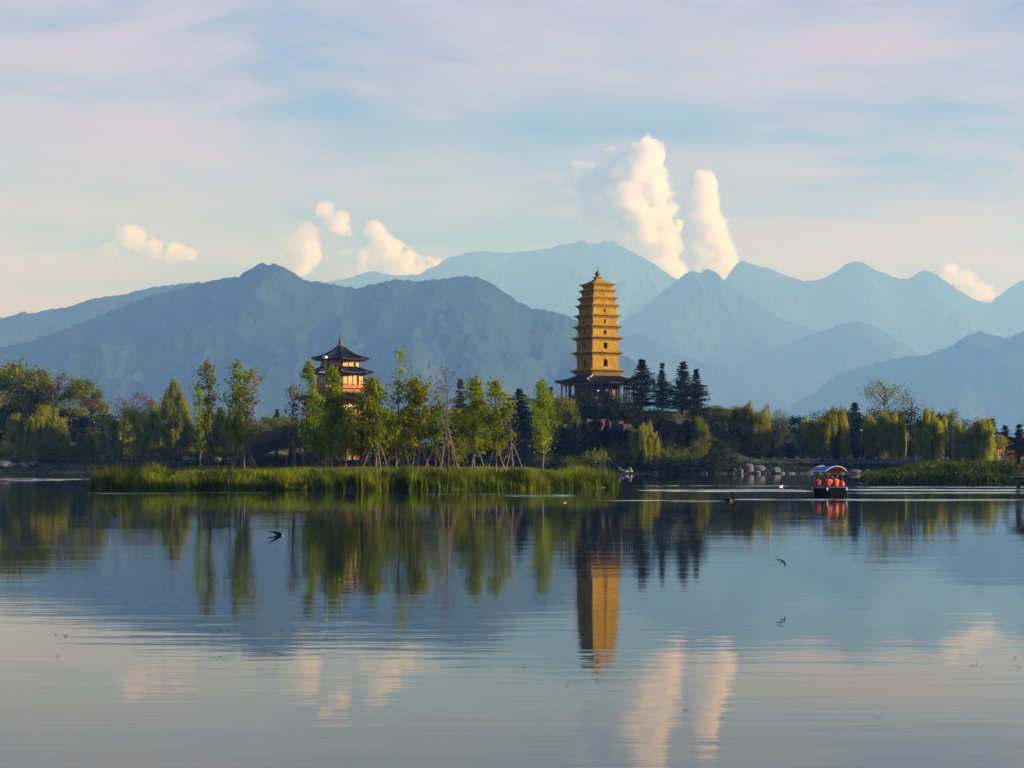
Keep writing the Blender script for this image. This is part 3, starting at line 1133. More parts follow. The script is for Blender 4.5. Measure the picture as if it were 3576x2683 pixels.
win_h = [0, 30, 32, 50, 52, 60, 86, 104, 0]
win_w = [0, 18, 18, 26, 28, 36, 50, 58, 0]
win_bot = [0, 452, 556, 690, 835, 993, 1188, 1434, 0]
n_t = len(tips)
for k in range(n_t):
    zy, wpx = tips[k]
    re_ = corner_r(wpx) * 1.05
    rw_below = corner_r(walls[k])
    rw_above = corner_r(walls[k - 1]) if k else corner_r(110)
    zt = pz(zy)
    up = 0.50 if k else (297 - 225) * 0.01725
    dn = 0.72 if k < n_t - 1 else 0.95
    # eave: hollow top slope, sharp lip, stepped corbels below
    prof = []
    if k == 0:
        for u in (0, .2, .4, .6, .8, 1):
            prof.append((rw_above + (re_ - rw_above) * u, zt + 0.08 + up * (1 - u) ** 1.7))
    else:
        for u in (0, .25, .5, .75, 1):
            prof.append((rw_above - 0.02 + (re_ - rw_above) * u, zt + 0.06 + up * (1 - u) ** 1.5))
    prof.append((re_, zt - 0.06))
    for u in (.12, .3, .5, .72, 1.0):      # corbelled underside, hollow in section
        prof.append((re_ - 0.06 - (re_ - 0.06 - rw_below) * u ** 0.72, zt - 0.08 - dn * u ** 1.25))
    prof.append((rw_below - 0.05, zt - 0.06 - dn))
    em = MB()
    em.lathe(prof[::-1], 4, (0, 0, 0), A0)
    eo = em.build("eave", M_brick, pag)
    # storey wall under this eave
    if k < n_t - 1:
        z1 = zt - 0.06 - dn
        z0 = pz(tips[k + 1][0]) + 0.06 + 0.50 - 0.02
    else:
        z1, z0 = zt - 0.06 - dn, pz(1572)
    rg = ring(4, rw_below, 0, A0)
    wm = MB()
    holes = []
    for s in range(4):
        a_, b_ = rg[s], rg[(s + 1) % 4]
        hole = None
        if win_h[k]:
            s0 = pz(win_bot[k])
            s1 = s0 + win_h[k] * 0.01725
            wd = win_w[k] * 0.01724 / 0.85
            s0 = max(s0, z0 + 0.05)
            s1 = min(s1, z1 - 0.05)
            hole = (0.5, min(wd, (s1 - s0) * .95), s0, s1)
        out = wall_panel(wm, a_, b_, z0, z1, hole)
        if out:
            holes.append(out)
    wo_ = wm.build("storey_wall", M_brick, pag)
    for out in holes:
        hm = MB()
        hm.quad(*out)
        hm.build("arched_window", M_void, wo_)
# finial
fm = MB()
rb = corner_r(110)
fm.lathe([(rb * .80, pz(232)), (rb * .80, pz(212)), (rb * 1.25, pz(196)), (rb * 1.3, pz(190)), (rb * .5, pz(188))], 4, a0=A0)
fin = fm.build("finial_base", M_brick, pag)
fm = MB()
z = pz(192)
fm.lathe([(.34, z), (.38, z + .1), (.30, z + .2), (.50, z + .35), (.62, z + .6), (.58, z + .9), (.40, z + 1.2), (.22, z + 1.45), (.10, z + 1.65), (.02, z + 1.85)], 12)
fm.build("finial_bulb", M_bronze, pag, True)
# skirt roof round the foot of the tower
zr1 = pz((1335 - 920) / 0.253)      # eave line
zr0 = pz(1560)
rs_out = 19.9 / 1.378 / math.sqrt(2) * 1.0
rf, sf = flared_roof(4, corner_r(600), zr0, rs_out, zr1 - 0.25, A0, 0.25, 0.55, 0.28, 10, 5, 0.04)
ro = rf.build("skirt_roof", M_tile, pag)
roof_trim(ro, sf, 4, 34, M_tile, M_ridge, 0.20, 0.07)
# gallery posts, beams and core
fl = 0.9
em = MB()
em.lathe([(rs_out * .97, -0.6), (rs_out * .97, fl - .12), (rs_out * .99, fl - .1), (rs_out * .99, fl)], 4, a0=A0)
em.build("terrace", M_terrace, pag)
core = MB()
rc = corner_r(600)
rg = ring(4, rc, 0, A0)
outs = []
for s in range(4):
    outs.append(wall_panel(core, rg[s], rg[(s + 1) % 4], fl, zr0 + .3, (0.5, 1.5, fl + .05, fl + 3.2), 0.6))
co = core.build("core_wall", pmat("core_plaster", (0.16, 0.12, 0.08), 0.9, 0.2, 1.0), pag)
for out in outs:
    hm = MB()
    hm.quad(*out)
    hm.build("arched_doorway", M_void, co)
rg = ring(4, rs_out * .86, 0, A0)
zb = zr1 - 0.35
for s in range(4):
    a_, b_ = rg[s], rg[(s + 1) % 4]
    for k in range(6):
        p = a_ + (b_ - a_) * (k / 6)
        pm = MB()
        pm.lathe([(.26, fl), (.26, fl + .15), (.19, fl + .2), (.18, zb)], 8, (p.x, p.y, 0))
        pm.build("post", M_darkwood, pag)
    bm_ = MB()
    mid = (a_ + b_) / 2
    ang = math.atan2(b_.y - a_.y, b_.x - a_.x)
    bm_.box((mid.x, mid.y, zb - .22), ((b_ - a_).length + .3, .24, .40), ang)
    bm_.build("lintel_beam", M_orangewood, pag)
    rl = MB()
    rl.box((mid.x, mid.y, fl + .95), ((b_ - a_).length - .3, .10, .12), ang)
    rl.box((mid.x, mid.y, fl + .35), ((b_ - a_).length - .3, .08, .10), ang)
    for k in range(1, 30):
        p = a_ + (b_ - a_) * (k / 30)
        rl.box((p.x, p.y, fl + .6), (.06, .06, .6), ang)
    rl.build("railing", M_darkwood, pag)

# ---- the octagonal tower pavilion behind the saplings
TD = 428.0
tp = P(1188.8, 1612, TD)
tz = ground_h(tp.x, tp.y)
tow = empty("tower_pavilion", (tp.x, tp.y, tz))
tag(tow, "eight-sided orange timber tower with dark tiered roofs and a spire", "tower pavilion")
OA = math.radians(-79.0)


def oz(zy):
    return EYE + (HZ - (1120 + zy / 3.772)) * TD / FPX - tz


KO = 0.01854 * TD / 400.0
fm = MB()
z0 = oz(345)
prof = [(.75, z0 - .2), (.75, z0 + .1), (.95, z0 + .2), (.95, z0 + .45), (.55, z0 + .6), (.48, z0 + .9)]
zz = z0 + .9
for k in range(7):
    rr = .46 - k * .045
    prof += [(rr * 1.18, zz), (rr * 1.18, zz + .12), (rr, zz + .14), (rr, zz + .28)]
    zz += .28
prof += [(.14, zz), (.10, zz + .5), (.17, zz + .6), (.05, zz + .75), (.02, oz(138))]
fm.lathe(prof, 10)
fm.build("spire", M_bronze, tow)
# three roofs: inner radius, inner row, corner radius, eave row
ROOFS = [(.75, 343, 380 * KO, 512), (245 * KO * .98, 608, 443 * KO, 690), (300 * KO, 955, 572 * KO, 1035)]
for idx, (ri, zi, rout, ze) in enumerate(ROOFS):
    rf, sf = flared_roof(8, ri, oz(zi), rout * .97, oz(ze) - .12, OA, 0.55 if idx == 0 else 0.3, 0.42, 0.22, 6, 6, 0.035)
    ro = rf.build("roof", M_tile, tow)
    roof_trim(ro, sf, 8, 14 if idx < 2 else 18, M_tile, M_tile, .15, .06)
    # orange corner beams poking out beneath the tips
    for s in range(8):
        w = OA + 2 * math.pi * s / 8
        bmk = MB()
        dvec = Vector((math.cos(w), math.sin(w), 0))
        zz_ = oz(ze) + .02
        bmk.tube([dvec * rout * .62 + Vector((0, 0, zz_ - .35)), dvec * rout * .985 + Vector((0, 0, zz_ - .10))], .14, 4)
        bmk.build("corner_beam", M_orangewood, ro)


def octo_storey(zt, zb_, rcorner, win_rows, post_mat, panel_mat, bays=3):
    rg = ring(8, rcorner, 0, OA)
    for s in range(8):
        a_, b_ = rg[s], rg[(s + 1) % 8]
        ang = math.atan2(b_.y - a_.y, b_.x - a_.x)
        L = (b_ - a_).length
        mid = (a_ + b_) / 2
        inn = Vector((-mid.x, -mid.y, 0)).normalized()
        # posts at each corner
        pm = MB()
        pm.lathe([(.20, zb_), (.18, zt)], 8, (a_.x, a_.y, 0))
        pm.build("post", post_mat, tow)
        # top beam band
        bb = MB()
        hb = (zt - zb_) * win_rows[2]
        bb.box((mid.x, mid.y, zt - hb / 2), (L - .3, .22, hb), ang)
        bb.build("beam", M_orangewood, tow)
        sb = MB()
        hs = (zt - zb_) * win_rows[0]
        sb.box((mid.x, mid.y, zb_ + hs / 2), (L - .3, .20, hs), ang)
        sb.build("sill_panel", M_orangewood, tow)
        # glazed bays set back
        c = mid + inn * .12
        hz_ = zt - zb_ - hb - hs
        gw = MB()
        gw.box((c.x, c.y, zb_ + hs + hz_ / 2), (L - .3, .06, hz_ - .006), ang)
        go = gw.build("window", panel_mat, tow)
        ex = Vector((math.cos(ang), math.sin(ang), 0))
        for k in range(bays + 1):
            q = mid + ex * ((k / bays - .5) * (L - .42)) + inn * .05
            mm = MB()
            mm.box((q.x, q.y, zb_ + hs + hz_ / 2), (.10, .10, hz_ - .01), ang)
            mm.build("mullion", M_darkwood, go)


octo_storey(oz(512) + .05, oz(622), 245 * KO * 1.02, (.12, 0, .45), M_darkwood, M_cream, 2)
octo_storey(oz(690) + .05, oz(868), 303 * KO, (.05, 0, .22), M_darkwood, M_cream, 3)
octo_storey(oz(1035) + .05, oz(1240), 372 * KO, (.10, 0, .25), M_darkwood, M_cream, 4)
# solid core so that nothing shows through
cm = MB()
cm.lathe([(362 * KO * .93, 0), (362 * KO * .93, oz(1037)), (296 * KO * .92, oz(1000)), (296 * KO * .92, oz(695)), (238 * KO * .92, oz(660)), (238 * KO * .92, oz(515))], 8, a0=OA)
cm.build("inner_core", M_void, tow)
# balcony with corbels and railing
bm_ = MB()
bm_.lathe([(300 * KO, oz(958)), (318 * KO, oz(930)), (318 * KO, oz(915)), (342 * KO, oz(902)), (352 * KO, oz(900)), (352 * KO, oz(872)), (300 * KO, oz(871))], 8, a0=OA)
bo = bm_.build("balcony", M_orangewood, tow)
rg = ring(8, 346 * KO, 0, OA)
for s in range(8):
    a_, b_ = rg[s], rg[(s + 1) % 8]
    ang = math.atan2(b_.y - a_.y, b_.x - a_.x)
    mid = (a_ + b_) / 2
    rl = MB()
    L = (b_ - a_).length
    for zz_ in (oz(872) + .15, oz(872) + .48, oz(872) + .8):
        rl.box((mid.x, mid.y, zz_), (L - .1, .06, .07), ang)
    for k in range(9):
        p = a_ + (b_ - a_) * (k / 9)
        rl.box((p.x, p.y, oz(872) + .42), (.08, .08, .84), ang)
    rl.build("balcony_railing", M_orangewood, bo)
# lower body
lb = MB()
lb.lathe([(420 * KO, -.5), (420 * KO, oz(1330)), (400 * KO, oz(1320)), (400 * KO, oz(1240)), (380 * KO, oz(1239))], 8, a0=OA)
lb.build("plinth", pmat("orange_plaster", (0.40, 0.20, 0.08), 0.8, 0.2, 1.0), tow)

# ---- dark arched timber footbridge in front of the tower pavilion
BDIST = 390.0
M_bridge = pmat("dark_bridge_timber", (0.012, 0.008, 0.006), 0.85, 0.3, 2.0)
b0, b1 = P(862, 1560, BDIST), P(1120, 1560, BDIST)
zg = min(ground_h(b0.x, BDIST), ground_h(b1.x, BDIST))
br = empty("footbridge", ((b0.x + b1.x) / 2, BDIST, zg))
tag(br, "dark brown timber footbridge rising behind the leaning saplings", "footbridge")
span = b1.x - b0.x
prof = [(-.5, 1532), (-.36, 1522), (-.22, 1508), (-.08, 1498), (.08, 1494), (.22, 1491), (.36, 1490), (.5, 1492)]
side = MB()
top_pts = [(u * span, EYE + (HZ - y) * BDIST / FPX - zg) for u, y in prof]
for yy in (-1.6, 1.6):
    sm_ = MB()
    for (xa, za), (xb, zb__) in zip(top_pts[:-1], top_pts[1:]):
        wdt = .18
        sm_.quad((xa, yy - wdt, za - 5.0), (xb, yy - wdt, zb__ - 5.0), (xb, yy - wdt, zb__), (xa, yy - wdt, za))
        sm_.quad((xb, yy + wdt, zb__ - 5.0), (xa, yy + wdt, za - 5.0), (xa, yy + wdt, za), (xb, yy + wdt, zb__))
        sm_.quad((xa, yy - wdt, za), (xb, yy - wdt, zb__), (xb, yy + wdt, zb__), (xa, yy + wdt, za))
        sm_.quad((xa, yy + wdt, za - 5.0), (xb, yy + wdt, zb__ - 5.0), (xb, yy - wdt, zb__ - 5.0), (xa, yy - wdt, za - 5.0))
    sm_.build("side_panel", M_bridge, br)
dk = MB()
for (xa, za), (xb, zb__) in zip(top_pts[:-1], top_pts[1:]):
    dk.quad((xa, -1.42, za - 1.6), (xb, -1.42, zb__ - 1.6), (xb, 1.42, zb__ - 1.6), (xa, 1.42, za - 1.6))
    dk.quad((xa, 1.42, za - 1.8), (xb, 1.42, zb__ - 1.8), (xb, -1.42, zb__ - 1.8), (xa, -1.42, za - 1.8))
dk.build("deck", M_bridge, br)
for u in (-.3, -.1, .1, .3, .48):
    for yy in (-1.6, 1.6):
        zt = float(np.interp(u * span, [p[0] for p in top_pts], [p[1] for p in top_pts]))
        pm = MB()
        pm.lathe([(.25, -1.2), (.22, zt - 4.9)], 8, (u * span, yy, 0))
        pm.build("pier", M_bridge, br)
for u in (.22, .40):
    zt = float(np.interp(u * span, [p[0] for p in top_pts], [p[1] for p in top_pts]))
    pm = MB()
    pm.lathe([(.05, zt - .02), (.05, zt + .25), (.17, zt + .27), (.2, zt + .45), (.12, zt + .6), (.02, zt + .65)], 8, (u * span, -1.6, 0))
    pm.build("lamp_globe", M_white, br)

# ---- small house, dark board fence and kiosk-like shed on the west bank
def small_house(sx, sy_top, d, w, label):
    p = on_bank(sx, d)
    h = h_to(sy_top, d, p.z)
    e = empty("park_house", p, 0.35)
    tag(e, label, "house")
    m = MB()
    m.box((0, 0, h * .30), (w, w * .7, h * .62))
    m.build("wall", pmat("pale_plaster", (0.42, 0.40, 0.37), 0.9, 0.15, 1.0), e)
    m = MB()
    z0_, z1_ = h * .6, h
    hw, hd = w * .62, w * .48
    m.quad((-hw, -hd, z0_), (hw, -hd, z0_), (hw * .72, 0, z1_), (-hw * .72, 0, z1_))
    m.quad((hw, hd, z0_), (-hw, hd, z0_), (-hw * .72, 0, z1_), (hw * .72, 0, z1_))
    m.quad((hw, -hd, z0_), (hw, hd, z0_), (hw * .72, 0, z1_))
    m.quad((-hw, hd, z0_), (-hw, -hd, z0_), (-hw * .72, 0, z1_))
    m.quad((-hw, -hd, z0_ - .02), (-hw, hd, z0_ - .02), (hw, hd, z0_ - .02), (hw, -hd, z0_ - .02))
    m.build("roof", pmat("reddish_roof_tile", (0.20, 0.085, 0.045), 0.8, 0.3, 2.0), e)
    m = MB()
    m.box((w * .1, -w * .352, h * .22), (w * .22, .08, h * .4))
    m.build("door", M_void, e)
    m = MB()
    m.box((-w * .25, -w * .352, h * .34), (w * .2, .08, h * .2))
    m.build("window", M_glass, e)


small_house(556, 1506, 432, 6.0, "small house with reddish roof among the lawn willows")
p0 = on_bank(-60, 452)
f = empty("board_fence", (P(0, 0, 452).x, 452, ground_h(P(20, 0, 452).x, 452)))
tag(f, "dark board fence behind the bright drooping lawn willow", "fence")
for k in range(22):
    x = -6 + k * .52
    m = MB()
    m.box((x, 0, 1.6), (.48, .08, 3.6 + .04 * (k % 3)))
    m.build("board", M_bridge, f)
for k in range(5):
    m = MB()
    m.box((-6.2 + k * 2.9, .16, 1.7), (.18, .18, 4.0))
    m.build("post", M_bridge, f)

# ---- waterside pavilion on piles, east side
VD = 166.0
pv_x = P(3520, 0, VD).x
pav = empty("waterside_pavilion", (pv_x + 4.2, VD + 1.0, 0), math.radians(4))
tag(pav, "open timber pavilion with hipped roof standing on piles in the lake", "pavilion")
M_pavroof = pmat("brown_roof_shingle", (0.045, 0.036, 0.036), 0.8, 0.3, 3.0)
M_pavwood = pmat("brown_timber", (0.075, 0.048, 0.036), 0.75, 0.3, 3.0)
ez = 3.92
rf, sf = flared_roof(4, .25, ez + 2.3, 3.0 * math.sqrt(2), ez, math.radians(45), .15, .12, .16, 6, 4, 0.0)
ro = rf.build("roof", M_pavroof, pav)
roof_trim(ro, sf, 4, 14, M_pavroof, M_pavroof, .1, .035)
for sx_, sy_ in ((-1, -1), (1, -1), (1, 1), (-1, 1)):
    m = MB()
    m.box((sx_ * 2.1, sy_ * 2.1, (ez + 1.2) / 2 + .55), (.30, .30, ez - 1.2))
    m.build("post", M_pavwood, pav)
    m = MB()
    m.box((sx_ * 2.1, sy_ * 2.1, -.35), (.34, .34, 2.7))
    m.build("pile", M_stone, pav)
for s in range(4):
    w = math.pi / 2 * s
    c, sn = math.cos(w), math.sin(w)
    m = MB()
    m.box((c * 2.1, sn * 2.1, ez - .28), (.16, 3.9, .26) if s % 2 == 0 else (3.9, .16, .26))
    m.build("beam", M_pavwood, pav)
    if s == 1:
        continue
    m = MB()
    for k in range(11):
        off = -1.75 + k * .35
        cx_, cy_ = (c * 2.1 + (-sn) * off, sn * 2.1 + c * off)
        m.box((cx_, cy_, 1.62), (.07, .07, .62))
    m.box((c * 2.1, sn * 2.1, 1.96), (.12, 3.88, .08) if s % 2 == 0 else (3.88, .12, .08))
    m.box((c * 2.1, sn * 2.1, 1.30), (.10, 3.88, .07) if s % 2 == 0 else (3.88, .10, .07))
    m.build("railing", M_pavwood, pav)
for k in range(12):
    m = MB()
    m.box((-2.53 + k * .46, 0, 1.10), (.445, 5.5, .14))
    m.build("deck_plank", M_stone, pav)
m = MB()
for k in (-2.1, 2.1):
    m.box((0, k, .94), (5.3, .22, .17))
m.build("deck_joist", M_pavwood, pav)
# ------------------------------------------------------------------ island
isl_c = np.array([-16.0, 172.0])


def island_q(x, y):
    """positive inside the island, in metres from its rim"""
    x, y = np.asarray(x, float), np.asarray(y, float)
    u = (x + 16.3)
    half = 27.6
    ycen = 169.5 + np.abs(u) * 0.17 + (u > 0) * 0.10 * np.abs(u)
    yh = 15.5 * np.sqrt(np.clip(1 - (u / half) ** 2, 0, 1)) ** 0.8 + 0.01
    q = np.minimum(yh - np.abs(y - ycen), half - np.abs(u))
    return q + (fbm(x / 3, y / 3, 33, 4) - 0.5) * 4.0


def island_h(x, y):
    q = island_q(x, y)
    return -1.2 + 1.25 * ss(-3, 0.2, q) + 1.15 * ss(0, 5.5, q) + 0.75 * ss(4, 11, q) + (fbm(np.asarray(x) / 3, np.asarray(y) / 3, 37, 3) - .5) * .25


ix = np.linspace(-49, 17, 166)
iy = np.linspace(146, 200, 136)
IX, IY = np.meshgrid(ix, iy)
IZ = island_h(IX, IY)
k = np.arange(len(iy) - 1)[:, None] * len(ix) + np.arange(len(ix) - 1)[None, :]
M_isl = pmat("island_soil", (0.055, 0.062, 0.014), 0.95, col2=(0.035, 0.034, 0.014), vscale=0.5, bump=0.1, bscale=2.0)
island = link(bpy.data.objects.new("island", np_mesh("island", np.stack([IX, IY, IZ], -1), np.stack([k, k + 1, k + len(ix) + 1, k + len(ix)], -1).reshape(-1, 4), True, [M_isl])))
tag(island, "low grassy island planted with staked saplings", "island", kind="structure")


def isl_z(x, y):
    return float(island_h(np.array([x]), np.array([y]))[0])


r = np.random.default_rng(101)
# reeds round the rim
n = 300000
px, py = r.uniform(-46, 13, n), r.uniform(148, 197, n)
q = island_q(px, py)
keep = (q > -0.5) & (q < 6.5) & (r.uniform(0, 1, n) < np.where(py < 176 + 0 * px, 1.0, 0.35) * np.clip(1.15 - q / 7.5, 0.15, 1))
keep &= fbm(px / 1.7, py / 1.7, 51, 4) > 0.38
px, py, q = px[keep], py[keep], q[keep]
hh = (1.05 * np.clip(1.2 - q / 9, .4, 1.2)) * (-0.15 + 2.3 * fbm(px / 2.0, py / 2.0, 53, 4)).clip(.25) * r.uniform(.5, 1.45, len(px))
pts = np.stack([px, py, island_h(px, py) - .1], 1)
reeds = blade_object("reeds", pts, hh, 0.075, r, L_reed, 0.42)
m_ = r.choice(len(px), 2600, replace=False)
dead = blade_object("dead_reed_stems", pts[m_], hh[m_] * r.uniform(1.0, 1.45, 2600), 0.05, r, L_pale, 0.6)
tag(dead, "bleached dead stems standing among the island reeds", "reeds", kind="stuff")
tag(reeds, "thick belt of reeds fringing the low island", "reeds", kind="stuff")
n = 90000
px, py = r.uniform(-46, 13, n), r.uniform(148, 197, n)
q = island_q(px, py)
keep = (q > 3.5)
px, py = px[keep], py[keep]
pts = np.stack([px, py, island_h(px, py) - .03], 1)
lawn = blade_object("grass", pts, r.uniform(.12, .34, len(px)), 0.05, r, L_lawn, 0.5)
tag(lawn, "short sunlit grass on top of the island", "grass", kind="stuff")


def stakes(root, r, h, n=4, reach=1.3):
    a0 = r.uniform(0, 6.28)
    for k in range(n):
        a = a0 + 6.283 * k / n + r.normal() * .2
        rr = reach * r.uniform(.8, 1.2)
        m = MB()
        x, y = math.cos(a) * rr, math.sin(a) * rr
        gz = isl_z(root.location.x + x, root.location.y + y) - root.location.z
        m.tube([(x, y, gz - .25), (math.cos(a) * .10, math.sin(a) * .10, h * r.uniform(.93, 1.05))], [.055, .042], 6)
        m.build("support_stake", M_stake, root)


GI = "staked saplings on the island"
# (base col, top col, top row, distance, width m, leaf density, shape, leaf material, stakes height, label)
SAPS = [
    (700, 692, 1344, 176, 2.6, 1.1, "top", L_ginkgo, 0, "thin young sapling with a bent leafy tip beside the reeds"),
    (731, 727, 1273, 172, 2.8, 1.5, "top", L_green, 3.6, "narrow sapling dense at the tip with a spread of pale stakes"),
    (843, 826, 1263, 170, 3.4, 1.7, "ovate", L_ginkgo, 3.8, "slender leafy sapling with steep stakes beside a leaning bare one"),
    (852, 878, 1305, 167, 4.8, 0.55, "vase", L_green, 3.0, "leaning sparse sapling with a long side branch and two propping stakes"),
    (1024, 1024, 1352, 168, 2.6, 0.8, "top", L_pale, 3.6, "pale dry-leaved sapling with bare low branches before the footbridge"),
    (1080, 1083, 1264, 176, 4.0, 1.9, "conic", L_ginkgo, 2.6, "tall conical sapling beside the tower pavilion's lowest eave"),
    (1120, 1124, 1400, 173, 4.6, 2.4, "ovate", L_ginkgo, 2.6, "bushy green sapling under the tower pavilion balcony"),
    (1158, 1164, 1298, 168, 4.4, 2.6, "conic", L_ginkgo, 3.0, "broad leafy sapling hiding the middle of the tower pavilion"),
    (1208, 1212, 1432, 178, 3.8, 2.0, "ovate", L_yellow, 0, "yellowing sapling at the foot of the tower pavilion"),
    (1262, 1264, 1372, 170, 3.4, 2.4, "ovate", L_ginkgo, 2.4, "full-crowned yellow-green sapling beside the tower pavilion balcony"),
    (1312, 1296, 1326, 166, 4.4, 2.6, "ovate", L_ginkgo, 3.4, "leaning full sapling with one sunlit raised stake"),
    (1345, 1350, 1440, 176, 4.0, 2.0, "ovate", L_green, 0, "low green sapling between taller staked ones"),
    (1385, 1398, 1221, 168, 5.6, 0.75, "conic", L_ginkgo, 3.4, "tallest sapling with a bare top tuft and open side branches"),
    (1425, 1420, 1425, 174, 4.2, 1.9, "ovate", L_ginkgo, 2.6, "rounded sapling beside the tallest open one"),
    (1458, 1450, 1322, 168, 5.0, 2.0, "ovate", L_yellow, 3.4, "golden-green sapling with a broad lit crown and long stake"),
    (1519, 1537, 1375, 175, 3.8, 0.8, "ovate", L_ginkgo, 2.4, "thinly leaved sapling behind the bare tripod-staked tree"),
    (1563, 1558, 1296, 166, 5.4, 0.16, "vase", L_pale, 4.2, "nearly bare sapling propped by a tall pale tripod"),
    (1656, 1661, 1320, 170, 4.0, 2.0, "ovate", L_ginkgo, 3.2, "upright sapling with deep green lit crown by dark pines"),
    (1731, 1731, 1334, 168, 4.4, 1.8, "ovate", L_ginkgo, 2.8, "bright sapling with two leafy lobes near the bare one"),
    (1790, 1776, 1400, 167, 4.6, 0.0, "conic", L_ginkgo, 3.2, "leafless sapling with bare curving twigs near the reed point"),
    (1895, 1890, 1334, 172, 4.2, 1.5, "ovate", L_ginkgo, 0, "last leafy sapling on the island before the knoll"),
    (1600, 1603, 1430, 180, 4.0, 1.6, "ovate", L_green, 0, "small dark-leaved sapling behind the propping tripod"),
]
for k, (bx_, tx, ty, d, w, den_, shp, mt, sh, lab) in enumerate(SAPS):
    x = (bx_ - CX) * d / FPX
    z = isl_z(x, d)
    h = h_to(ty, d, z)
    lean = ((tx - bx_) * d / FPX, 0)
    me = sapling(200 + k, h, w * 0.9, den_ * 0.75, mt, 0.26, lean, 0.17 if shp != "top" else .22, shp, True, 40 if h < 9 else 54)
    e = put("sapling", me, (x, d, z - .05), lab, "young tree", GI)
    if sh:
        stakes(e, np.random.default_rng(900 + k), sh, 4 if k % 3 else 5, 1.15 + .1 * (k % 4))
# a sloping shrub tuft at the west end of the island
e = put("shrub", shrub(5, 1.5, 3.0, L_rust, 900, .14), (-40.5, 171, isl_z(-40.5, 171)), "dry brownish shrub at the island's reed tip", "shrub", None, parts=("stem", "foliage"))

# ------------------------------------------------------------------ trees on the far banks
r = np.random.default_rng(77)
W_ = [willow(301, 11, 9), willow(302, 11, 8), willow(303, 11, 10)]
PN = [pine(311, 15, 8.0), pine(312, 15, 7.0), pine(313, 15, 9)]
BR = [broad(321, 12, 8), broad(322, 12, 9), broad(323, 12, 7)]
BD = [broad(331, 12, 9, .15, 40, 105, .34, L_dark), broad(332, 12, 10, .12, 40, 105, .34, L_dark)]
BRu = broad(341, 12, 8, .25, 30, 60, .30, L_rust, None, .14)
BRs = broad(342, 12, 9, .28, 34, 40, .26, L_green, None, .12)
BARE = broad(343, 12, 7, .25, 40, 9, .2, L_rust, None, .12)
FLAT = pine(351, 6, 7, L_pine, .5, .34, .5, 26, .26, True)
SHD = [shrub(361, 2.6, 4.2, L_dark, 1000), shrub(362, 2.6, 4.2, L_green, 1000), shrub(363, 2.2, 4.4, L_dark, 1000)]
HT = {"w": 11.0, "p": 15.0, "b": 12.0, "f": 6.0}


def tree(name, meshes, hp, sx, top, d, wpx, wp, label, cat, group=None):
    """stand a tree so that its top shows at row `top` and its crown is about wpx photograph pixels wide"""
    p = on_bank(sx, d)
    h = h_to(top, d, p.z)
    s = h / hp
    sw = wpx * d / FPX / wp * {"pine": 1.8, "willow": 1.35, "cloud_pine": 1.2}.get(name, 1.3)
    put(name, meshes, p, label, cat, group, r.uniform(0, 6.28), (sw, sw, s))


GW = "willows along the shore"
GP = "dark pines round the pagoda"
GB = "broad-leaved trees on the banks"
# west bank
tree("broadleaf_tree", BR[0], 12, 10, 1290, 452, 170, 8, "big dense tree beside the dark board fence", "tree", GB)
tree("broadleaf_tree", BR[1], 12, 62, 1262, 448, 170, 9, "tallest dense green tree behind the bright lawn willow", "tree", GB)
tree("broadleaf_tree", BR[2], 12, 130, 1300, 452, 130, 7, "leafy tree shoulder to shoulder with the tallest lawn tree", "tree", GB)
tree("broadleaf_tree", BRu, 12, 198, 1302, 446, 110, 8, "rust-tinged open tree with pale forked limbs", "tree", GB)
tree("broadleaf_tree", BR[0], 12, 285, 1322, 440, 120, 8, "tree with pointed green top above orange side leaves", "tree", GB)
tree("broadleaf_tree", BRu, 12, 322, 1372, 444, 80, 8, "orange-tinged leafy tree leaning from the pointed green one", "tree", GB)
tree("broadleaf_tree", BD[0], 12, 235, 1430, 436, 120, 9, "squat dark tree below the rust-tinged open one", "tree", GB)
tree("willow", W_[0], 11, 128, 1402, 412, 160, 9, "bright golden willow drooping over the lawn bank", "willow", GW)
tree("willow", W_[1], 11, 300, 1490, 414, 62, 8, "small dark young willow on the lawn edge", "willow", GW)
tree("cloud_pine", FLAT, 6, 365, 1455, 432, 78, 7, "small flat-topped pine with a warm lit trunk", "pine tree")
tree("willow", W_[2], 11, 462, 1395, 405, 150, 10, "round full green willow overhanging the rocky path", "willow", GW)
tree("broadleaf_tree", BRu, 12, 478, 1370, 424, 120, 8, "reddish tree peeping over the round full willow", "tree", GB)
tree("willow", W_[1], 11, 558, 1372, 420, 70, 8, "thin grey willow with sparse hanging strands", "willow", GW)
tree("willow", W_[0], 11, 612, 1352, 412, 120, 9, "tall willow beside the reddish-roofed house", "willow", GW)
tree("broadleaf_tree", BR[2], 12, 606, 1336, 400, 62, 7, "narrow pointed tree rising through the tall house willow", "tree", GB)
tree("willow", W_[2], 11, 745, 1394, 408, 95, 10, "willow with olive crown behind the first thin saplings", "willow", GW)
tree("willow", W_[1], 11, 795, 1398, 404, 70, 8, "narrow drooping willow between the slender saplings", "willow", GW)
tree("broadleaf_tree", BR[1], 12, 690, 1470, 404, 110, 9, "low round tree under the olive willow", "tree", GB)
for k, (sx, top, wpx) in enumerate([(855, 1470, 90), (905, 1455, 100), (960, 1460, 100), (1010, 1455, 90), (1050, 1470, 80)]):
    tree("broadleaf_tree", BR[k % 3], 12, sx, top, 455 + k * 3, wpx, (8, 9, 7)[k % 3], ("distant round green tree %s" % ("at the low end of the footbridge", "above the footbridge slope", "beside the small distant pine", "above the footbridge crown", "at the high end of the footbridge")[k]), "tree", "distant trees beyond the footbridge")
tree("pine", PN[0], 15, 968, 1430, 470, 60, 8, "small distant pine rising over the footbridge trees", "pine tree")
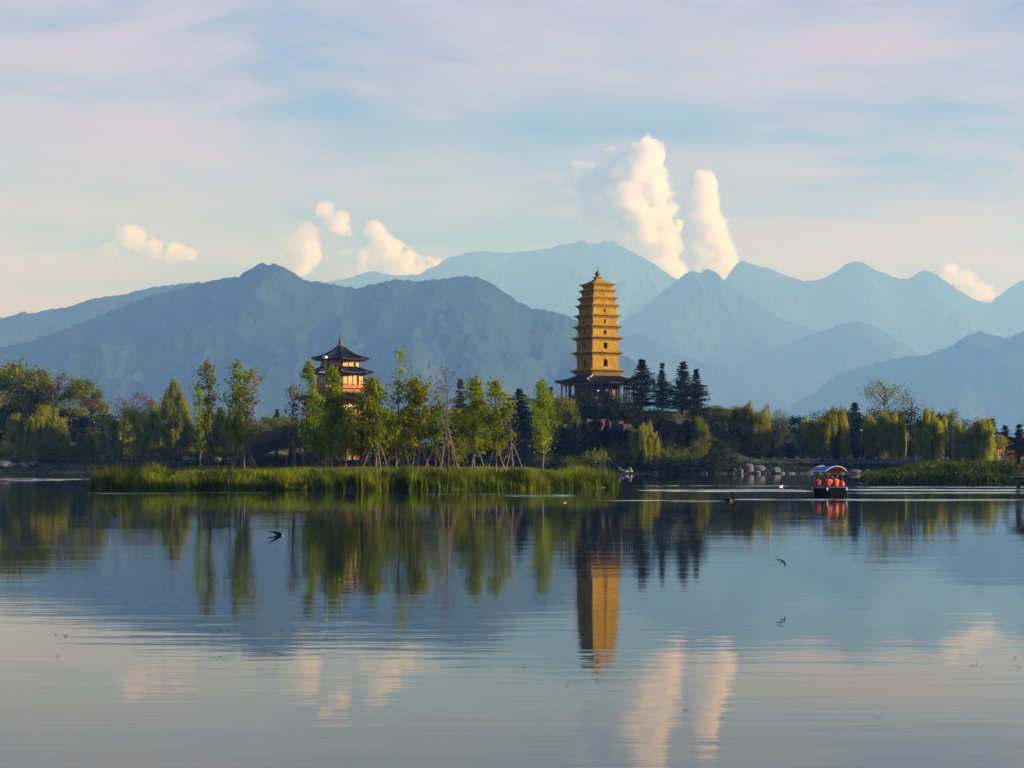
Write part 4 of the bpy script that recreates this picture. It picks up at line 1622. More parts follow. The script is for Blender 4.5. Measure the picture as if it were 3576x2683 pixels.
# middle, behind the island
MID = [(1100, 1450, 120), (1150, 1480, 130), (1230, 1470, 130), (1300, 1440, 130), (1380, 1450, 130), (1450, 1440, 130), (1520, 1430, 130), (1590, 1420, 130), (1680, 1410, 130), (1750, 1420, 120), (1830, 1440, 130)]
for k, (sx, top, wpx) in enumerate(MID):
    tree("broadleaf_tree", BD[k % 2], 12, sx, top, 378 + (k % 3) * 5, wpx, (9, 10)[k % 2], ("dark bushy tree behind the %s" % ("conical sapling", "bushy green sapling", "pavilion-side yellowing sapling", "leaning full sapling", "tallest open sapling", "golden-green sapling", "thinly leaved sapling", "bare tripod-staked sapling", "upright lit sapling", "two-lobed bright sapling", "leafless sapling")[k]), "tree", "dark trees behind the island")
tree("pine", PN[1], 15, 1607, 1325, 384, 85, 7, "dark pointed pine behind the upright green sapling", "pine tree", GP)
tree("pine", PN[2], 15, 1672, 1350, 388, 90, 9, "dark pine showing between two island saplings", "pine tree", GP)
tree("pine", PN[0], 15, 1812, 1358, 386, 110, 8, "spreading dark pine above the leafless sapling", "pine tree", GP)
tree("broadleaf_tree", BR[2], 12, 1905, 1372, 366, 80, 7, "sunlit green tree just before the knoll's shaded flank", "tree", GB)
tree("broadleaf_tree", BR[0], 12, 1965, 1385, 366, 95, 8, "bright green tree against the pagoda gallery", "tree", GB)
tree("pine", PN[1], 15, 1925, 1352, 380, 55, 7, "small dark pine under the pagoda's skirt roof", "pine tree", GP)
# knoll
tree("pine", PN[0], 15, 2240, 1256, 380, 130, 8, "stout dark pine touching the pagoda's skirt roof", "pine tree", GP)
tree("pine", PN[1], 15, 2312, 1268, 384, 62, 7, "thin dark pine with a crooked slender top", "pine tree", GP)
tree("pine", PN[2], 15, 2385, 1262, 380, 125, 9, "broad dark pine with many upturned tips", "pine tree", GP)
tree("pine", PN[0], 15, 2432, 1290, 384, 85, 8, "dark pine leaning out from the broad many-tipped one", "pine tree", GP)
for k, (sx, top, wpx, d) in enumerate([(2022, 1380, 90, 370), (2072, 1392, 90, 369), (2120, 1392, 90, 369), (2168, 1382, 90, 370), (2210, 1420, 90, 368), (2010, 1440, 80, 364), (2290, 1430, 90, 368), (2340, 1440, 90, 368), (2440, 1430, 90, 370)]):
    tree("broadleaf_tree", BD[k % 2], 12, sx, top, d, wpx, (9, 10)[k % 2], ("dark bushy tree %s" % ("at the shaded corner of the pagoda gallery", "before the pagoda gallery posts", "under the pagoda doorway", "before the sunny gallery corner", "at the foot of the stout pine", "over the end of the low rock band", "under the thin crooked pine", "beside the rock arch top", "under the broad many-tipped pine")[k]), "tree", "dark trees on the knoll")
tree("willow", W_[1], 11, 2245, 1440, 360, 85, 8, "young willow lit gold beside the rock face", "willow", GW)
tree("broadleaf_tree", BR[2], 12, 2445, 1462, 362, 50, 7, "small bright round tree beside the grey rock outcrop", "tree", GB)
for k in range(70):
    sx = r.uniform(1900, 2500)
    d = r.uniform(356, 374)
    p = on_bank(sx, d)
    s = r.uniform(1.0, 1.9)
    put("shrub", SHD[k % 3], p, ("dark rounded shrub on the knoll's steep waterside flank", "lighter green shrub on the knoll's steep waterside flank", "low spreading dark shrub on the knoll's steep waterside flank")[k % 3], "shrub", "shrubs on the knoll", r.uniform(0, 6), s, ("stem", "foliage"))
# east bank
tree("broadleaf_tree", BR[0], 12, 2490, 1418, 388, 90, 8, "pale-topped tree behind the grey rock outcrop", "tree", GB)
tree("broadleaf_tree", BR[1], 12, 2550, 1425, 388, 90, 9, "pale-topped tree next to the tall willow", "tree", GB)
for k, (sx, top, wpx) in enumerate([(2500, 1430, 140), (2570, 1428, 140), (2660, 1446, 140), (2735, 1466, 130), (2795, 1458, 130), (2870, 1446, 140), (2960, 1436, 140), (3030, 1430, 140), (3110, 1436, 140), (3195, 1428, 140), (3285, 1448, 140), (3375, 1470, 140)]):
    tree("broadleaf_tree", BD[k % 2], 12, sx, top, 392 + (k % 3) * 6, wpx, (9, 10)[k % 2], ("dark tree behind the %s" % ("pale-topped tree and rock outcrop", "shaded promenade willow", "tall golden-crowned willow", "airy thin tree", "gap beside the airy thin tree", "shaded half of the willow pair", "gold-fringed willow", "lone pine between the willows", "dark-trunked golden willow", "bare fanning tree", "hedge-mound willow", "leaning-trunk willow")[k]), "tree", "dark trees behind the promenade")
tree("willow", W_[0], 11, 2585, 1408, 381, 90, 9, "shaded willow just behind the promenade's stone posts", "willow", GW)
tree("willow", W_[2], 11, 2640, 1374, 379, 88, 10, "tall willow with a golden crown over the promenade", "willow", GW)
tree("broadleaf_tree", BRs, 12, 2722, 1428, 384, 70, 9, "airy thin tree in the gap between two promenade willows", "tree", GB)
tree("willow", W_[1], 11, 2848, 1422, 379, 110, 8, "broad promenade willow, shaded half of a pair", "willow", GW)
tree("willow", W_[0], 11, 2915, 1404, 377, 105, 9, "broad promenade willow with its sunny side fringed gold", "willow", GW)
tree("pine", PN[2], 15, 2985, 1404, 400, 95, 9, "dark pine between the promenade willows", "pine tree")
tree("willow", W_[2], 11, 3068, 1412, 378, 100, 10, "golden willow with a dark leaning trunk", "willow", GW)
tree("willow", W_[1], 11, 3122, 1410, 376, 72, 8, "most golden willow with long straight curtains", "willow", GW)
tree("broadleaf_tree", BRs, 12, 3092, 1328, 400, 150, 9, "tall thin-leaved tree spreading above the golden willows", "tree", GB)
tree("broadleaf_tree", BARE, 12, 3185, 1366, 396, 90, 7, "bare grey-brown tree fanning out beside the thin-leaved one", "tree", GB)
tree("willow", W_[0], 11, 3258, 1408, 372, 90, 9, "yellow-green willow before the trimmed hedge mound", "willow", GW)
tree("broadleaf_tree", BRs, 12, 3325, 1424, 384, 60, 9, "wispy tree between two yellow-green willows", "tree", GB)
tree("willow", W_[2], 11, 3372, 1450, 368, 90, 10, "leaning-trunk willow beyond the flower bank", "willow", GW)
tree("willow", W_[0], 11, 3430, 1444, 366, 110, 9, "last willow beside the orange autumn tree", "willow", GW)
tree("pine", PN[0], 15, 3465, 1462, 398, 90, 8, "dark pine behind the last shore willow", "pine tree", "far dark pines")
tree("pine", PN[2], 15, 3510, 1485, 398, 90, 9, "dark pine behind the orange autumn tree", "pine tree", "far dark pines")
tree("pine", PN[1], 15, 3560, 1482, 396, 90, 7, "dark pine above the waterside pavilion roof", "pine tree", "far dark pines")
tree("broadleaf_tree", broad(371, 12, 8, .12, 34, 80, .30, L_orange), 12, 3505, 1522, 376, 62, 8, "glowing orange autumn tree beside the waterside pavilion", "tree")
for k, (sx, top, wpx, d) in enumerate([(2475, 1490, 80, 374), (2520, 1500, 80, 376), (2565, 1500, 80, 378), (2545, 1530, 70, 370), (2490, 1540, 70, 368)]):
    tree("broadleaf_tree", BD[k % 2], 12, sx, top, d, wpx, (9, 10)[k % 2], ("dark leafy tree %s" % ("just past the rock outcrop", "midway in the dip beside the knoll", "where the balustrade begins", "low on the bank below the balustrade end", "low on the bank under the rock outcrop")[k]), "tree", "dark trees below the knoll")
for k in range(16):
    sx = 850 + k * 18 + r.uniform(-6, 6)
    put("shrub", SHD[(0, 2)[k % 2]], on_bank(sx, 380 + 2 * (k % 3)), "dark shrub crowding round the footbridge piers", "shrub", "shrubs under the footbridge", r.uniform(0, 6), r.uniform(1.0, 1.5), ("stem", "foliage"))
# low shrubs along both banks
for k in range(34):
    sx = r.uniform(2440, 3060)
    d = r.uniform(368, 392)
    put("shrub", SHD[k % 3], on_bank(sx, d), ('small dark shrub along the promenade bank', 'small lighter green shrub along the promenade bank', 'small spreading shrub along the promenade bank')[k % 3], "shrub", "promenade shrubs", r.uniform(0, 6), r.uniform(.35, .7), ("stem", "foliage"))
for k in range(26):
    sx = r.uniform(0, 1000)
    d = r.uniform(412, 440)
    put("shrub", SHD[(k + 1) % 3], on_bank(sx, d), ("lighter green shrub on the lawn bank", "spreading dark shrub on the lawn bank", "small rounded dark shrub on the lawn bank")[k % 3], "shrub", "lawn bank shrubs", r.uniform(0, 6), r.uniform(.35, .75), ("stem", "foliage"))
for k in range(30):
    sx = r.uniform(1060, 2000)
    d = r.uniform(374, 384)
    put("shrub", SHD[k % 3], on_bank(sx, d), ('dark rounded waterside shrub behind the island', 'lighter green waterside shrub behind the island', 'low spreading waterside shrub behind the island')[k % 3], "shrub", "shrubs behind the island", r.uniform(0, 6), r.uniform(.8, 1.4), ("stem", "foliage"))

for k in range(46):
    sx = 2440 + k * 26 + r.uniform(-10, 10)
    d = r.uniform(404, 414)
    put("shrub", SHD[(0, 2, 0, 1)[k % 4]], on_bank(sx, d), "tall dark hedge shrub closing the view behind the promenade trees", "shrub", "hedge behind the promenade", r.uniform(0, 6), r.uniform(1.6, 2.3), ("stem", "foliage"))
for k in range(44):
    sx = -20 + k * 25 + r.uniform(-10, 10)
    d = r.uniform(458, 470)
    put("shrub", SHD[(0, 2, 0, 1)[k % 4]], on_bank(sx, d), "tall dark hedge shrub closing the view behind the lawn trees", "shrub", "hedge behind the lawn", r.uniform(0, 6), r.uniform(1.6, 2.4), ("stem", "foliage"))
# sedge on the far banks, broad leaves on the promontory
n = 120000
px, py = r.uniform(-135, 135, n), r.uniform(350, 425, n)
s = py - shore_y(px)
keep = (s > .3) & (s < 15) & (r.uniform(0, 1, n) < np.clip(1.2 - s / 14, 0, 1))
px, py = px[keep], py[keep]
sedge = blade_object("sedge", np.stack([px, py, bank_h(px, py) - .1], 1), r.uniform(.35, 1.0, len(px)) * (0.6 + .8 * fbm(px / 6, py / 6, 61, 3)), .14, r, L_sedge, .4)
tag(sedge, "dark rough sedge covering the far lake bank", "sedge", kind="stuff")
n = 90000
px, py = r.uniform(-135, -45, n), r.uniform(400, 450, n)
s = py - shore_y(px)
keep = (s > 13) & (s < 42)
px, py = px[keep], py[keep]
lw = blade_object("grass", np.stack([px, py, bank_h(px, py) - .05], 1), r.uniform(.15, .4, len(px)), .14, r, L_lawn, .5)
tag(lw, "sunlit lawn grass on the sloping west bank", "grass", kind="stuff")
n = 60000
px, py = r.uniform(42, 90, n), r.uniform(197, 262, n)
gz = bank_h(px, py)
keep = (gz > -.05) & (gz < 2.6)
px, py, gz = px[keep], py[keep], gz[keep]
hh = r.uniform(.5, 1.25, len(px)) * (.5 + 1.0 * fbm(px / 5, py / 5, 71, 3))
pk = [leaves(np.stack([px, py, gz + hh], 1), .34, .30, r, np.tile(np.array([[0.3, -.3, .25]]), (len(px), 1)), .8)]
sub = r.integers(0, len(px), 40000)
pk.append(leaves(np.stack([px[sub], py[sub], gz[sub] + hh[sub] * r.uniform(.1, .9, len(sub))], 1), .5, .12, r, np.tile(np.array([[0, 0, 1.0]]), (len(sub), 1)), .3))
lo = link(bpy.data.objects.new("waterside_plants", leaf_mesh("waterside_plants", pk, L_lotus)))
tag(lo, "dense broad-leaved water plants covering the low promontory", "water plants", kind="stuff")
# vines hanging on the knoll
pk = []
for k in range(420):
    sx = r.uniform(1960, 2440)
    d = r.uniform(360, 372)
    x = (sx - CX) * d / FPX
    z = ground_h(x, d) + .6
    ln = r.uniform(1.2, 4.5)
    m = int(ln / .16)
    pts = np.array([x, d - 1.0, z]) + np.stack([r.normal(size=m) * .12, -np.linspace(0, 1, m) * 1.2, -np.linspace(0, 1, m) * ln], 1)
    pk.append(leaves(pts, .34, .14, r, np.tile(np.array([[0, 0, -1.0]]), (m, 1)), .4))
vn = link(bpy.data.objects.new("vines", leaf_mesh("vines", pk, L_vine)))
tag(vn, "trailing vines hanging down the knoll's rock face", "vines", kind="stuff")
# ------------------------------------------------------------------ rocks
def rock_mesh(seed, sub=3, rough=.28, flat=1.0, crack=0.0):
    bm = bmesh.new()
    bmesh.ops.create_icosphere(bm, subdivisions=sub, radius=1.0)
    co = np.array([v.co[:] for v in bm.verts])
    nn = unit(co)
    d = 1 + rough * (2 * fbm(nn[:, 0] * 1.3 + seed, nn[:, 1] * 1.3 + nn[:, 2] * 1.7, seed, 3) - 1)
    d += .10 * (2 * fbm(nn[:, 0] * 4 + seed, nn[:, 2] * 4 + nn[:, 1] * 2, seed + 7, 3) - 1)
    if crack:
        d -= crack * ridged(nn[:, 0] * 3 + seed, nn[:, 1] * 1.5, seed + 3, 2) ** 4
    co = nn * d[:, None]
    co = np.sign(co) * np.abs(co) ** .72
    for v, c in zip(bm.verts, co):
        v.co = c
    me = bpy.data.meshes.new("boulder")
    bm.to_mesh(me)
    bm.free()
    for p in me.polygons:
        p.use_smooth = True
    return me


M_rock = pmat("pale_boulder", (0.12, 0.118, 0.112), 0.9, 0.35, 1.6, bump=.05, bscale=3, objvar=.2)
M_sunrock = pmat("sunlit_tint_boulder", (0.30, 0.20, 0.09), 0.9, 0.35, 1.6, bump=.05, bscale=3, objvar=.15)  # boulder colour made brighter and yellower: low sunlight painted in
M_cliff = pmat("brown_cliff", (0.085, 0.058, 0.036), 0.95, col2=(0.028, 0.023, 0.018), vscale=.9, bump=.35, bscale=1.6)
RK = [rock_mesh(s, 3, .38) for s in (1, 2, 3, 4)]
RKc = [rock_mesh(s, 4, .5, 1, .55) for s in (11, 12, 13)]
for m in RK:
    m.materials.append(M_rock)
for m in RKc:
    m.materials.append(M_cliff)
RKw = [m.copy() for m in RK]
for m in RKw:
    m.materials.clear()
    m.materials.append(M_sunrock)
RKd = [m.copy() for m in RK]
M_darkrock = pmat("dark_shore_rock", (0.075, 0.072, 0.070), 0.9, 0.4, 1.6, bump=.05, bscale=3, objvar=.2)
for m in RKd:
    m.materials.clear()
    m.materials.append(M_darkrock)
rr_ = np.random.default_rng(5)


def boulder(cx, cy, w, h, d, label, group, warm=False, sink=.12):
    me = (RKw if warm else RK)[int(rr_.integers(4))]  # warm picks the copies with painted sunlight
    p = P(cx, cy, d)
    k = d / FPX
    o = link(bpy.data.objects.new("boulder", me))
    bottom = p.z - h * k / 2
    gz = max(-.25, ground_h(p.x, d))
    hw, hh = w * k / 2, h * k / 2
    o.location = (p.x, d, p.z)
    if bottom > gz + .02:          # let it reach the bank or the boulder under it
        o.location.z = gz + hh * .8
    o.scale = (hw * 1.05, hw * rr_.uniform(.8, 1.1), hh * 1.08)
    o.rotation_euler = (0, 0, rr_.uniform(-.35, .35) + (math.pi if rr_.uniform() < .5 else 0))
    tag(o, label, "boulder", group)
    return o


Z7 = [(60, 1278, 90, 40), (165, 1290, 115, 35), (330, 1255, 95, 55), (300, 1295, 80, 20), (405, 1285, 60, 25), (490, 1290, 70, 40), (520, 1260, 60, 45),
      (590, 1265, 70, 55), (590, 1303, 34, 16), (780, 1285, 90, 45), (860, 1280, 70, 40), (905, 1258, 80, 44), (985, 1258, 95, 65), (1035, 1290, 110, 40),
      (1150, 1292, 100, 35), (1270, 1295, 80, 28), (1340, 1295, 90, 32), (1360, 1268, 70, 34), (1465, 1295, 80, 32), (1570, 1300, 80, 30), (1690, 1300, 90, 30), (1720, 1275, 70, 30), (1790, 1300, 80, 24)]
GR = "boulders along the promenade shore"
for cx, cy, w, h in Z7:
    boulder(2400 + cx / 3.19, 1250 + cy / 3.19, w / 3.19, h / 3.19, 361, "pale rounded boulder lining the promenade waterline", GR)
boulder(2400 + 680 / 3.19, 1250 + 1245 / 3.19, 110 / 3.19, 120 / 3.19, 362, "biggest dark rounded boulder on the promenade shore", GR)
boulder(2400 + 795 / 3.19, 1250 + 1240 / 3.19, 130 / 3.19, 80 / 3.19, 362.5, "large domed boulder leaning on the biggest dark one", GR)
boulder(2400 + 575 / 3.19, 1250 + 1230 / 3.19, 70 / 3.19, 25 / 3.19, 364, "flat slab boulder above the promenade waterline", GR)
boulder(2900 + 265 / 3.192, 1250 + 1277 / 3.192, 150 / 3.192, 58 / 3.192, 363, "wide blocky boulder behind the covered boat", GR)
boulder(2900 + 410 / 3.192, 1250 + 1283 / 3.192, 70 / 3.192, 65 / 3.192, 362, "upright blocky boulder next to the wide blocky one", GR)
boulder(2900 + 578 / 3.192, 1250 + 1303 / 3.192, 66 / 3.192, 34 / 3.192, 300, "lone pale boulder standing out in the water", GR)
Z6 = [(1330, 1278, 110, 38, 0), (1392, 1265, 64, 38, 1), (1465, 1278, 60, 42, 1), (1720, 1258, 72, 44, 1), (1795, 1264, 88, 38, 0), (1900, 1276, 118, 38, 0), (2065, 1243, 98, 52, 0), (2070, 1282, 104, 26, 0), (1680, 1288, 30, 20, 1), (910, 1282, 40, 28, 1)]
for cx, cy, w, h, wm in Z6:
    boulder(1850 + cx / 3.16, 1250 + cy / 3.16, w / 3.16, h / 3.16, 357, "boulder tinted as if warmly sunlit at the foot of the knoll" if wm else "pale boulder at the foot of the knoll", "boulders at the knoll's foot", bool(wm))
# west bank: slab shore and scattered stones with sunlight painted into their colour
for cx, cy, w, h in [(10, 1622, 60, 26), (45, 1630, 50, 24), (85, 1628, 52, 26), (115, 1620, 40, 18), (30, 1645, 60, 14), (85, 1644, 44, 12), (146, 1646, 26, 8), (180, 1647, 20, 6), (-20, 1640, 50, 24)]:
    boulder(cx, cy, w, h, 404, "layered grey boulder at the lawn shore", "boulders on the lawn shore").data = RKd[cx % 4]
for cx, cy, w, h, d in [(361, 1586, 22, 20, 408), (437, 1592, 16, 10, 407), (514, 1580, 20, 16, 408), (545, 1591, 26, 18, 407), (650, 1592, 24, 16, 400), (668, 1595, 16, 10, 400), (596, 1558, 18, 20, 418), (760, 1585, 24, 20, 396), (803, 1580, 20, 9, 398), (355, 1548, 14, 14, 425), (384, 1557, 12, 12, 424)]:
    boulder(cx, cy, w, h, d, "stone tinted yellowish as if sunlit along the lawn path", "stones along the lawn path", True)


def outcrop(sx, sy, w, h, d, depth, me, label, rz=0.0):
    p = P(sx, sy, d)
    k = d / FPX
    o = link(bpy.data.objects.new("rock_outcrop", me))
    o.location = p
    o.scale = (w * k / 2, depth, h * k / 2)
    o.rotation_euler = (0, 0, rz)
    tag(o, label, "rock", "rock outcrops on the knoll")


outcrop(2030, 1488, 90, 52, 366, 4.0, RKc[0], "long low brown rock band under the dark knoll trees")
outcrop(2095, 1487, 70, 50, 365.5, 4.0, RKc[1], "brown rock with a warm lit edge below the lamp post", .3)
outcrop(2142, 1490, 50, 40, 365, 3.5, RKc[2], "reddish rock at the end of the low rock band", .9)
outcrop(2365, 1487, 130, 56, 367, 5.0, RKc[1], "great grey rock arch crowning the knoll's draped cliff", .2)
outcrop(2415, 1515, 44, 90, 366, 4.0, RKc[2], "tall rock pillar at the side of the draped cliff", .4)
outcrop(2335, 1540, 36, 110, 365, 4.0, RKc[0], "narrow rock buttress streaked with hanging vines", 1.2)
outcrop(2372, 1545, 40, 120, 365, 4.0, RKc[2], "deep brown rock buttress under the grey arch", 2.2)
outcrop(2262, 1555, 44, 110, 364, 4.0, RKc[1], "shaded rock buttress behind the gold willow", .7)

# ------------------------------------------------------------------ promenade balustrade, lamps, sign
M_balust = pmat("weathered_balustrade_stone", (0.115, 0.118, 0.112), 0.9, 0.3, 0.9)
bal = empty("balustrade", (0, 0, 0))
xs_ = np.arange((2545 - CX) * 371 / FPX, (3250 - CX) * 371 / FPX, 2.55)
bx0 = (xs_[0], 371.0)
bz = [ground_h(x, 371.0) for x in xs_]
bzm = float(np.mean(bz))
bal.location = (xs_[0], 371, bzm)
tag(bal, "pale stone balustrade along the promenade under the willows", "balustrade")
for i_, x in enumerate(xs_):
    m = MB()
    m.box((x - xs_[0], 0, .45), (.24, .24, 1.7))
    m.lathe([(.12, 1.30), (.16, 1.36), (.13, 1.5), (.05, 1.62), (.01, 1.66)], 8, (x - xs_[0], 0, 0))
    m.build("post", M_balust, bal)
    if i_ < len(xs_) - 1:
        m = MB()
        m.box((x - xs_[0] + 1.275, 0, .98), (2.28, .16, .18))
        m.box((x - xs_[0] + 1.275, 0, .30), (2.28, .14, .55))
        for q_ in (-.76, 0, .76):
            m.box((x - xs_[0] + 1.275 + q_, 0, .732), (.16, .12, .30))
        m.build("panel", M_balust, bal)


M_darkmetal = pmat("dark_metal", (.03, .03, .032), .5)


def lamp_post(sx, top, d, label, heads=1, z=None, h=None, mat=None):
    p = on_bank(sx, d) if z is None else Vector(((sx - CX) * d / FPX, d, z))
    hh = h_to(top, d, p.z)
    e = empty("lamp_post", p)
    tag(e, label, "lamp post", "lamp posts round the lake")
    m = MB()
    m.lathe([(.16, -.3), (.14, .4), (.07, .5), (.05, hh - .3)], 8)
    m.build("pole", mat or M_darkmetal, e)
    for k in range(heads):
        m = MB()
        zz = hh - .3 - k * 1.5
        if k == 0:
            m.lathe([(.06, zz), (.22, zz + .02), (.26, zz + .18), (.14, zz + .28), (.02, zz + .3)], 8)
        else:
            m.box(((-1) ** k * .35, 0, zz), (.6, .22, .12))
        m.build("lamp_head", M_white, e)


lamp_post(1136, 1243, 180, "tall slim lamp post with white heads before the tower pavilion", 3, isl_z((1136 - CX) * 180 / FPX, 180))
lamp_post(2088, 1362, 366, "lamp post with white heads on the knoll below the pagoda", 3)
lamp_post(370, 1495, 424, "thin dark lamp post by the flat-topped pine", 1)
lamp_post(3007, 1500, 372, "slim lamp post before the golden willow's dark trunk", 1)
lamp_post(3571, 1492, 380, "tall pole rising behind the waterside pavilion roof", 1)
lamp_post(1336, 1590, 372, "short bollard light behind the staked saplings", 1)

sp = on_bank(3489, 372)
sg = empty("signal_sign", (sp.x, sp.y, sp.z))
tag(sg, "twin red signal lights over a blue and white notice panel", "sign")
zt = h_to(1572, 372, sp.z)
kk = 372 / FPX
m = MB()
m.lathe([(.07, -.3), (.07, zt - .5)], 8)
m.build("pole", M_metal, sg)
m = MB()
m.box((0, -.12, zt - .2), (18 * kk, .25, 9 * kk))
m.build("light_housing", M_void, sg)
M_red = bpy.data.materials.new("red_signal_light")
M_red.use_nodes = True
bb_ = M_red.node_tree.nodes["Principled BSDF"]
bb_.inputs["Base Color"].default_value = (.8, .02, .02, 1)
bb_.inputs["Emission Color"].default_value = (1, .01, .03, 1)
bb_.inputs["Emission Strength"].default_value = 1.6
for s_ in (-1, 1):
    m = MB()
    m.lathe([(.22, 0), (.26, .06), (.20, .12), (.02, .15)], 10)
    o = m.build("signal_light", M_red, sg)
    o.location = (s_ * 4.4 * kk, -.25, zt - .2)
    o.rotation_euler = (math.radians(90), 0, 0)
m = MB()
m.box((0, -.08, zt - .2 - 14 * kk), (14 * kk, .08, 16 * kk))
pb = m.build("notice_panel", pmat("blue_panel", (.03, .22, .55), .5), sg)
m = MB()
m.box((0, -.135, zt - .2 - 20 * kk), (11 * kk, .02, 3 * kk))
m.build("white_strip", M_white, pb)

# ------------------------------------------------------------------ covered boat and its passengers
BD_ = 130.0
bp = P(2890, 1612, BD_)
boat = empty("covered_boat", (bp.x, BD_, 0), math.radians(9), (.86, 1, 1))
tag(boat, "dark covered excursion boat with blue and orange canopy", "boat")
M_hull = pmat("dark_hull", (0.007, 0.008, 0.010), .9, .3, 2.0, spec=.03)
M_gun = pmat("grey_gunwale", (.12, .13, .14), .5, .2, 3)
M_blue = pmat("blue_canvas", (.015, .17, .42), .7, .1, 3)
M_orangec = pmat("orange_canvas", (.62, .13, .03), .7, .1, 3)
hb = MB()
st = [(-2.1, .82, .66, -.25), (-1.2, .90, .60, -.3), (0, .92, .58, -.32), (1.2, .84, .60, -.3), (2.0, .55, .68, -.2), (2.5, .12, .80, .0)]
rows_ = []
for y, w, zt_, zb_ in st:
    rows_.append([(-w, y, zt_), (-w * .92, y, (zt_ + zb_) / 2), (-w * .6, y, zb_), (w * .6, y, zb_), (w * .92, y, (zt_ + zb_) / 2), (w, y, zt_), (w * .9, y, zt_ - .005), (w * .82, y, .12), (-w * .82, y, .12), (-w * .9, y, zt_ - .005)])
for a_, b_ in zip(rows_[:-1], rows_[1:]):
    for i_ in range(10):
        j_ = (i_ + 1) % 10
        hb.quad(a_[i_], b_[i_], b_[j_], a_[j_])
hb.quad(*[(-.82, -2.1, .66), (-.82 * .92, -2.1, .2), (-.49, -2.1, -.25), (.49, -2.1, -.25), (.82 * .92, -2.1, .2), (.82, -2.1, .66)])
hb.quad(*[(-.82, -2.02, .66), (.82, -2.02, .66), (.82, -2.02, .12), (-.82, -2.02, .12)])
hb.build("hull", M_hull, boat)
for s_ in (-1, 1):
    gm = MB()
    gm.tube([(s_ * w, y, zt_ + .02) for y, w, zt_, zb_ in st], .04, 6)
    gm.build("gunwale", M_gun, boat)
gm = MB()
gm.tube([(-.84, -2.1, .68), (.84, -2.1, .68)], .045, 6)
gm.build("stern_rail", M_gun, boat)
for y_ in (-1.55, -.55, .45, 1.3):
    sm_ = MB()
    sm_.box((0, y_, .52), (1.5, .36, .30))
    sm_.build("bench", M_gun, boat)
for x_, y_, z_ in ((-.95, 1.2, .55), (.98, 1.1, .55), (-.92, -2.05, .55), (.92, -2.05, .55)):
    fm = MB()
    fm.lathe([(.02, -.14), (.08, -.1), (.09, 0), (.08, .1), (.02, .14)], 8, (x_, y_, z_))
    fm.build("fender", M_white, boat, True)
cp = [(-1.0, 1.92), (-.85, 2.02), (-.6, 2.16), (-.3, 2.27), (0, 2.32), (.3, 2.30), (.6, 2.22), (.85, 2.08), (1.0, 1.94)]
y0_, y1_ = -1.9, 1.5
for nm, lo_, hi_, mt in (("canopy_panel", 0, 4, M_blue), ("canopy_panel", 4, 8, M_orangec)):
    cm_ = MB()
    for (xa, za), (xb, zb2) in zip(cp[lo_:hi_], cp[lo_ + 1:hi_ + 1]):
        cm_.quad((xa, y0_, za), (xb, y0_, zb2), (xb, y1_, zb2), (xa, y1_, za))
        cm_.quad((xa, y0_, za - .05), (xa, y1_, za - .05), (xb, y1_, zb2 - .05), (xb, y0_, zb2 - .05))
        cm_.quad((xa, y0_, za - .05), (xb, y0_, zb2 - .05), (xb, y0_, zb2), (xa, y0_, za))
    o = cm_.build(nm, mt, boat)
    o["label"] = "blue canopy half" if mt is M_blue else "orange canopy half"
for yy in (y0_ - .03, y1_ + .03):
    cm_ = MB()
    cm_.tube([(x, yy, z + .01) for x, z in cp], .035, 6)
    cm_.build("canopy_rim", M_white, boat)
for s_ in (-1, 1):
    cm_ = MB()
    cm_.tube([(s_ * 1.01, y0_, 1.93), (s_ * 1.01, y1_, 1.93)], .035, 6)
    cm_.build("canopy_rim", M_white, boat)
    for yy in (-1.85, -.3, 1.35):
        pm = MB()
        pm.tube([(s_ * .86, yy, .6), (s_ * .97, yy, 1.92)], .028, 6)
        pm.build("canopy_post", M_void, boat)

M_skin = pmat("skin", (.42, .24, .16), .6)
M_hair = pmat("black_hair", (.012, .010, .010), .5)
M_vest = pmat("orange_life_vest", (.80, .075, .015), .7, .15, 6)
M_cloth = pmat("dark_clothes", (.20, .17, .15), .9, .3, 5)


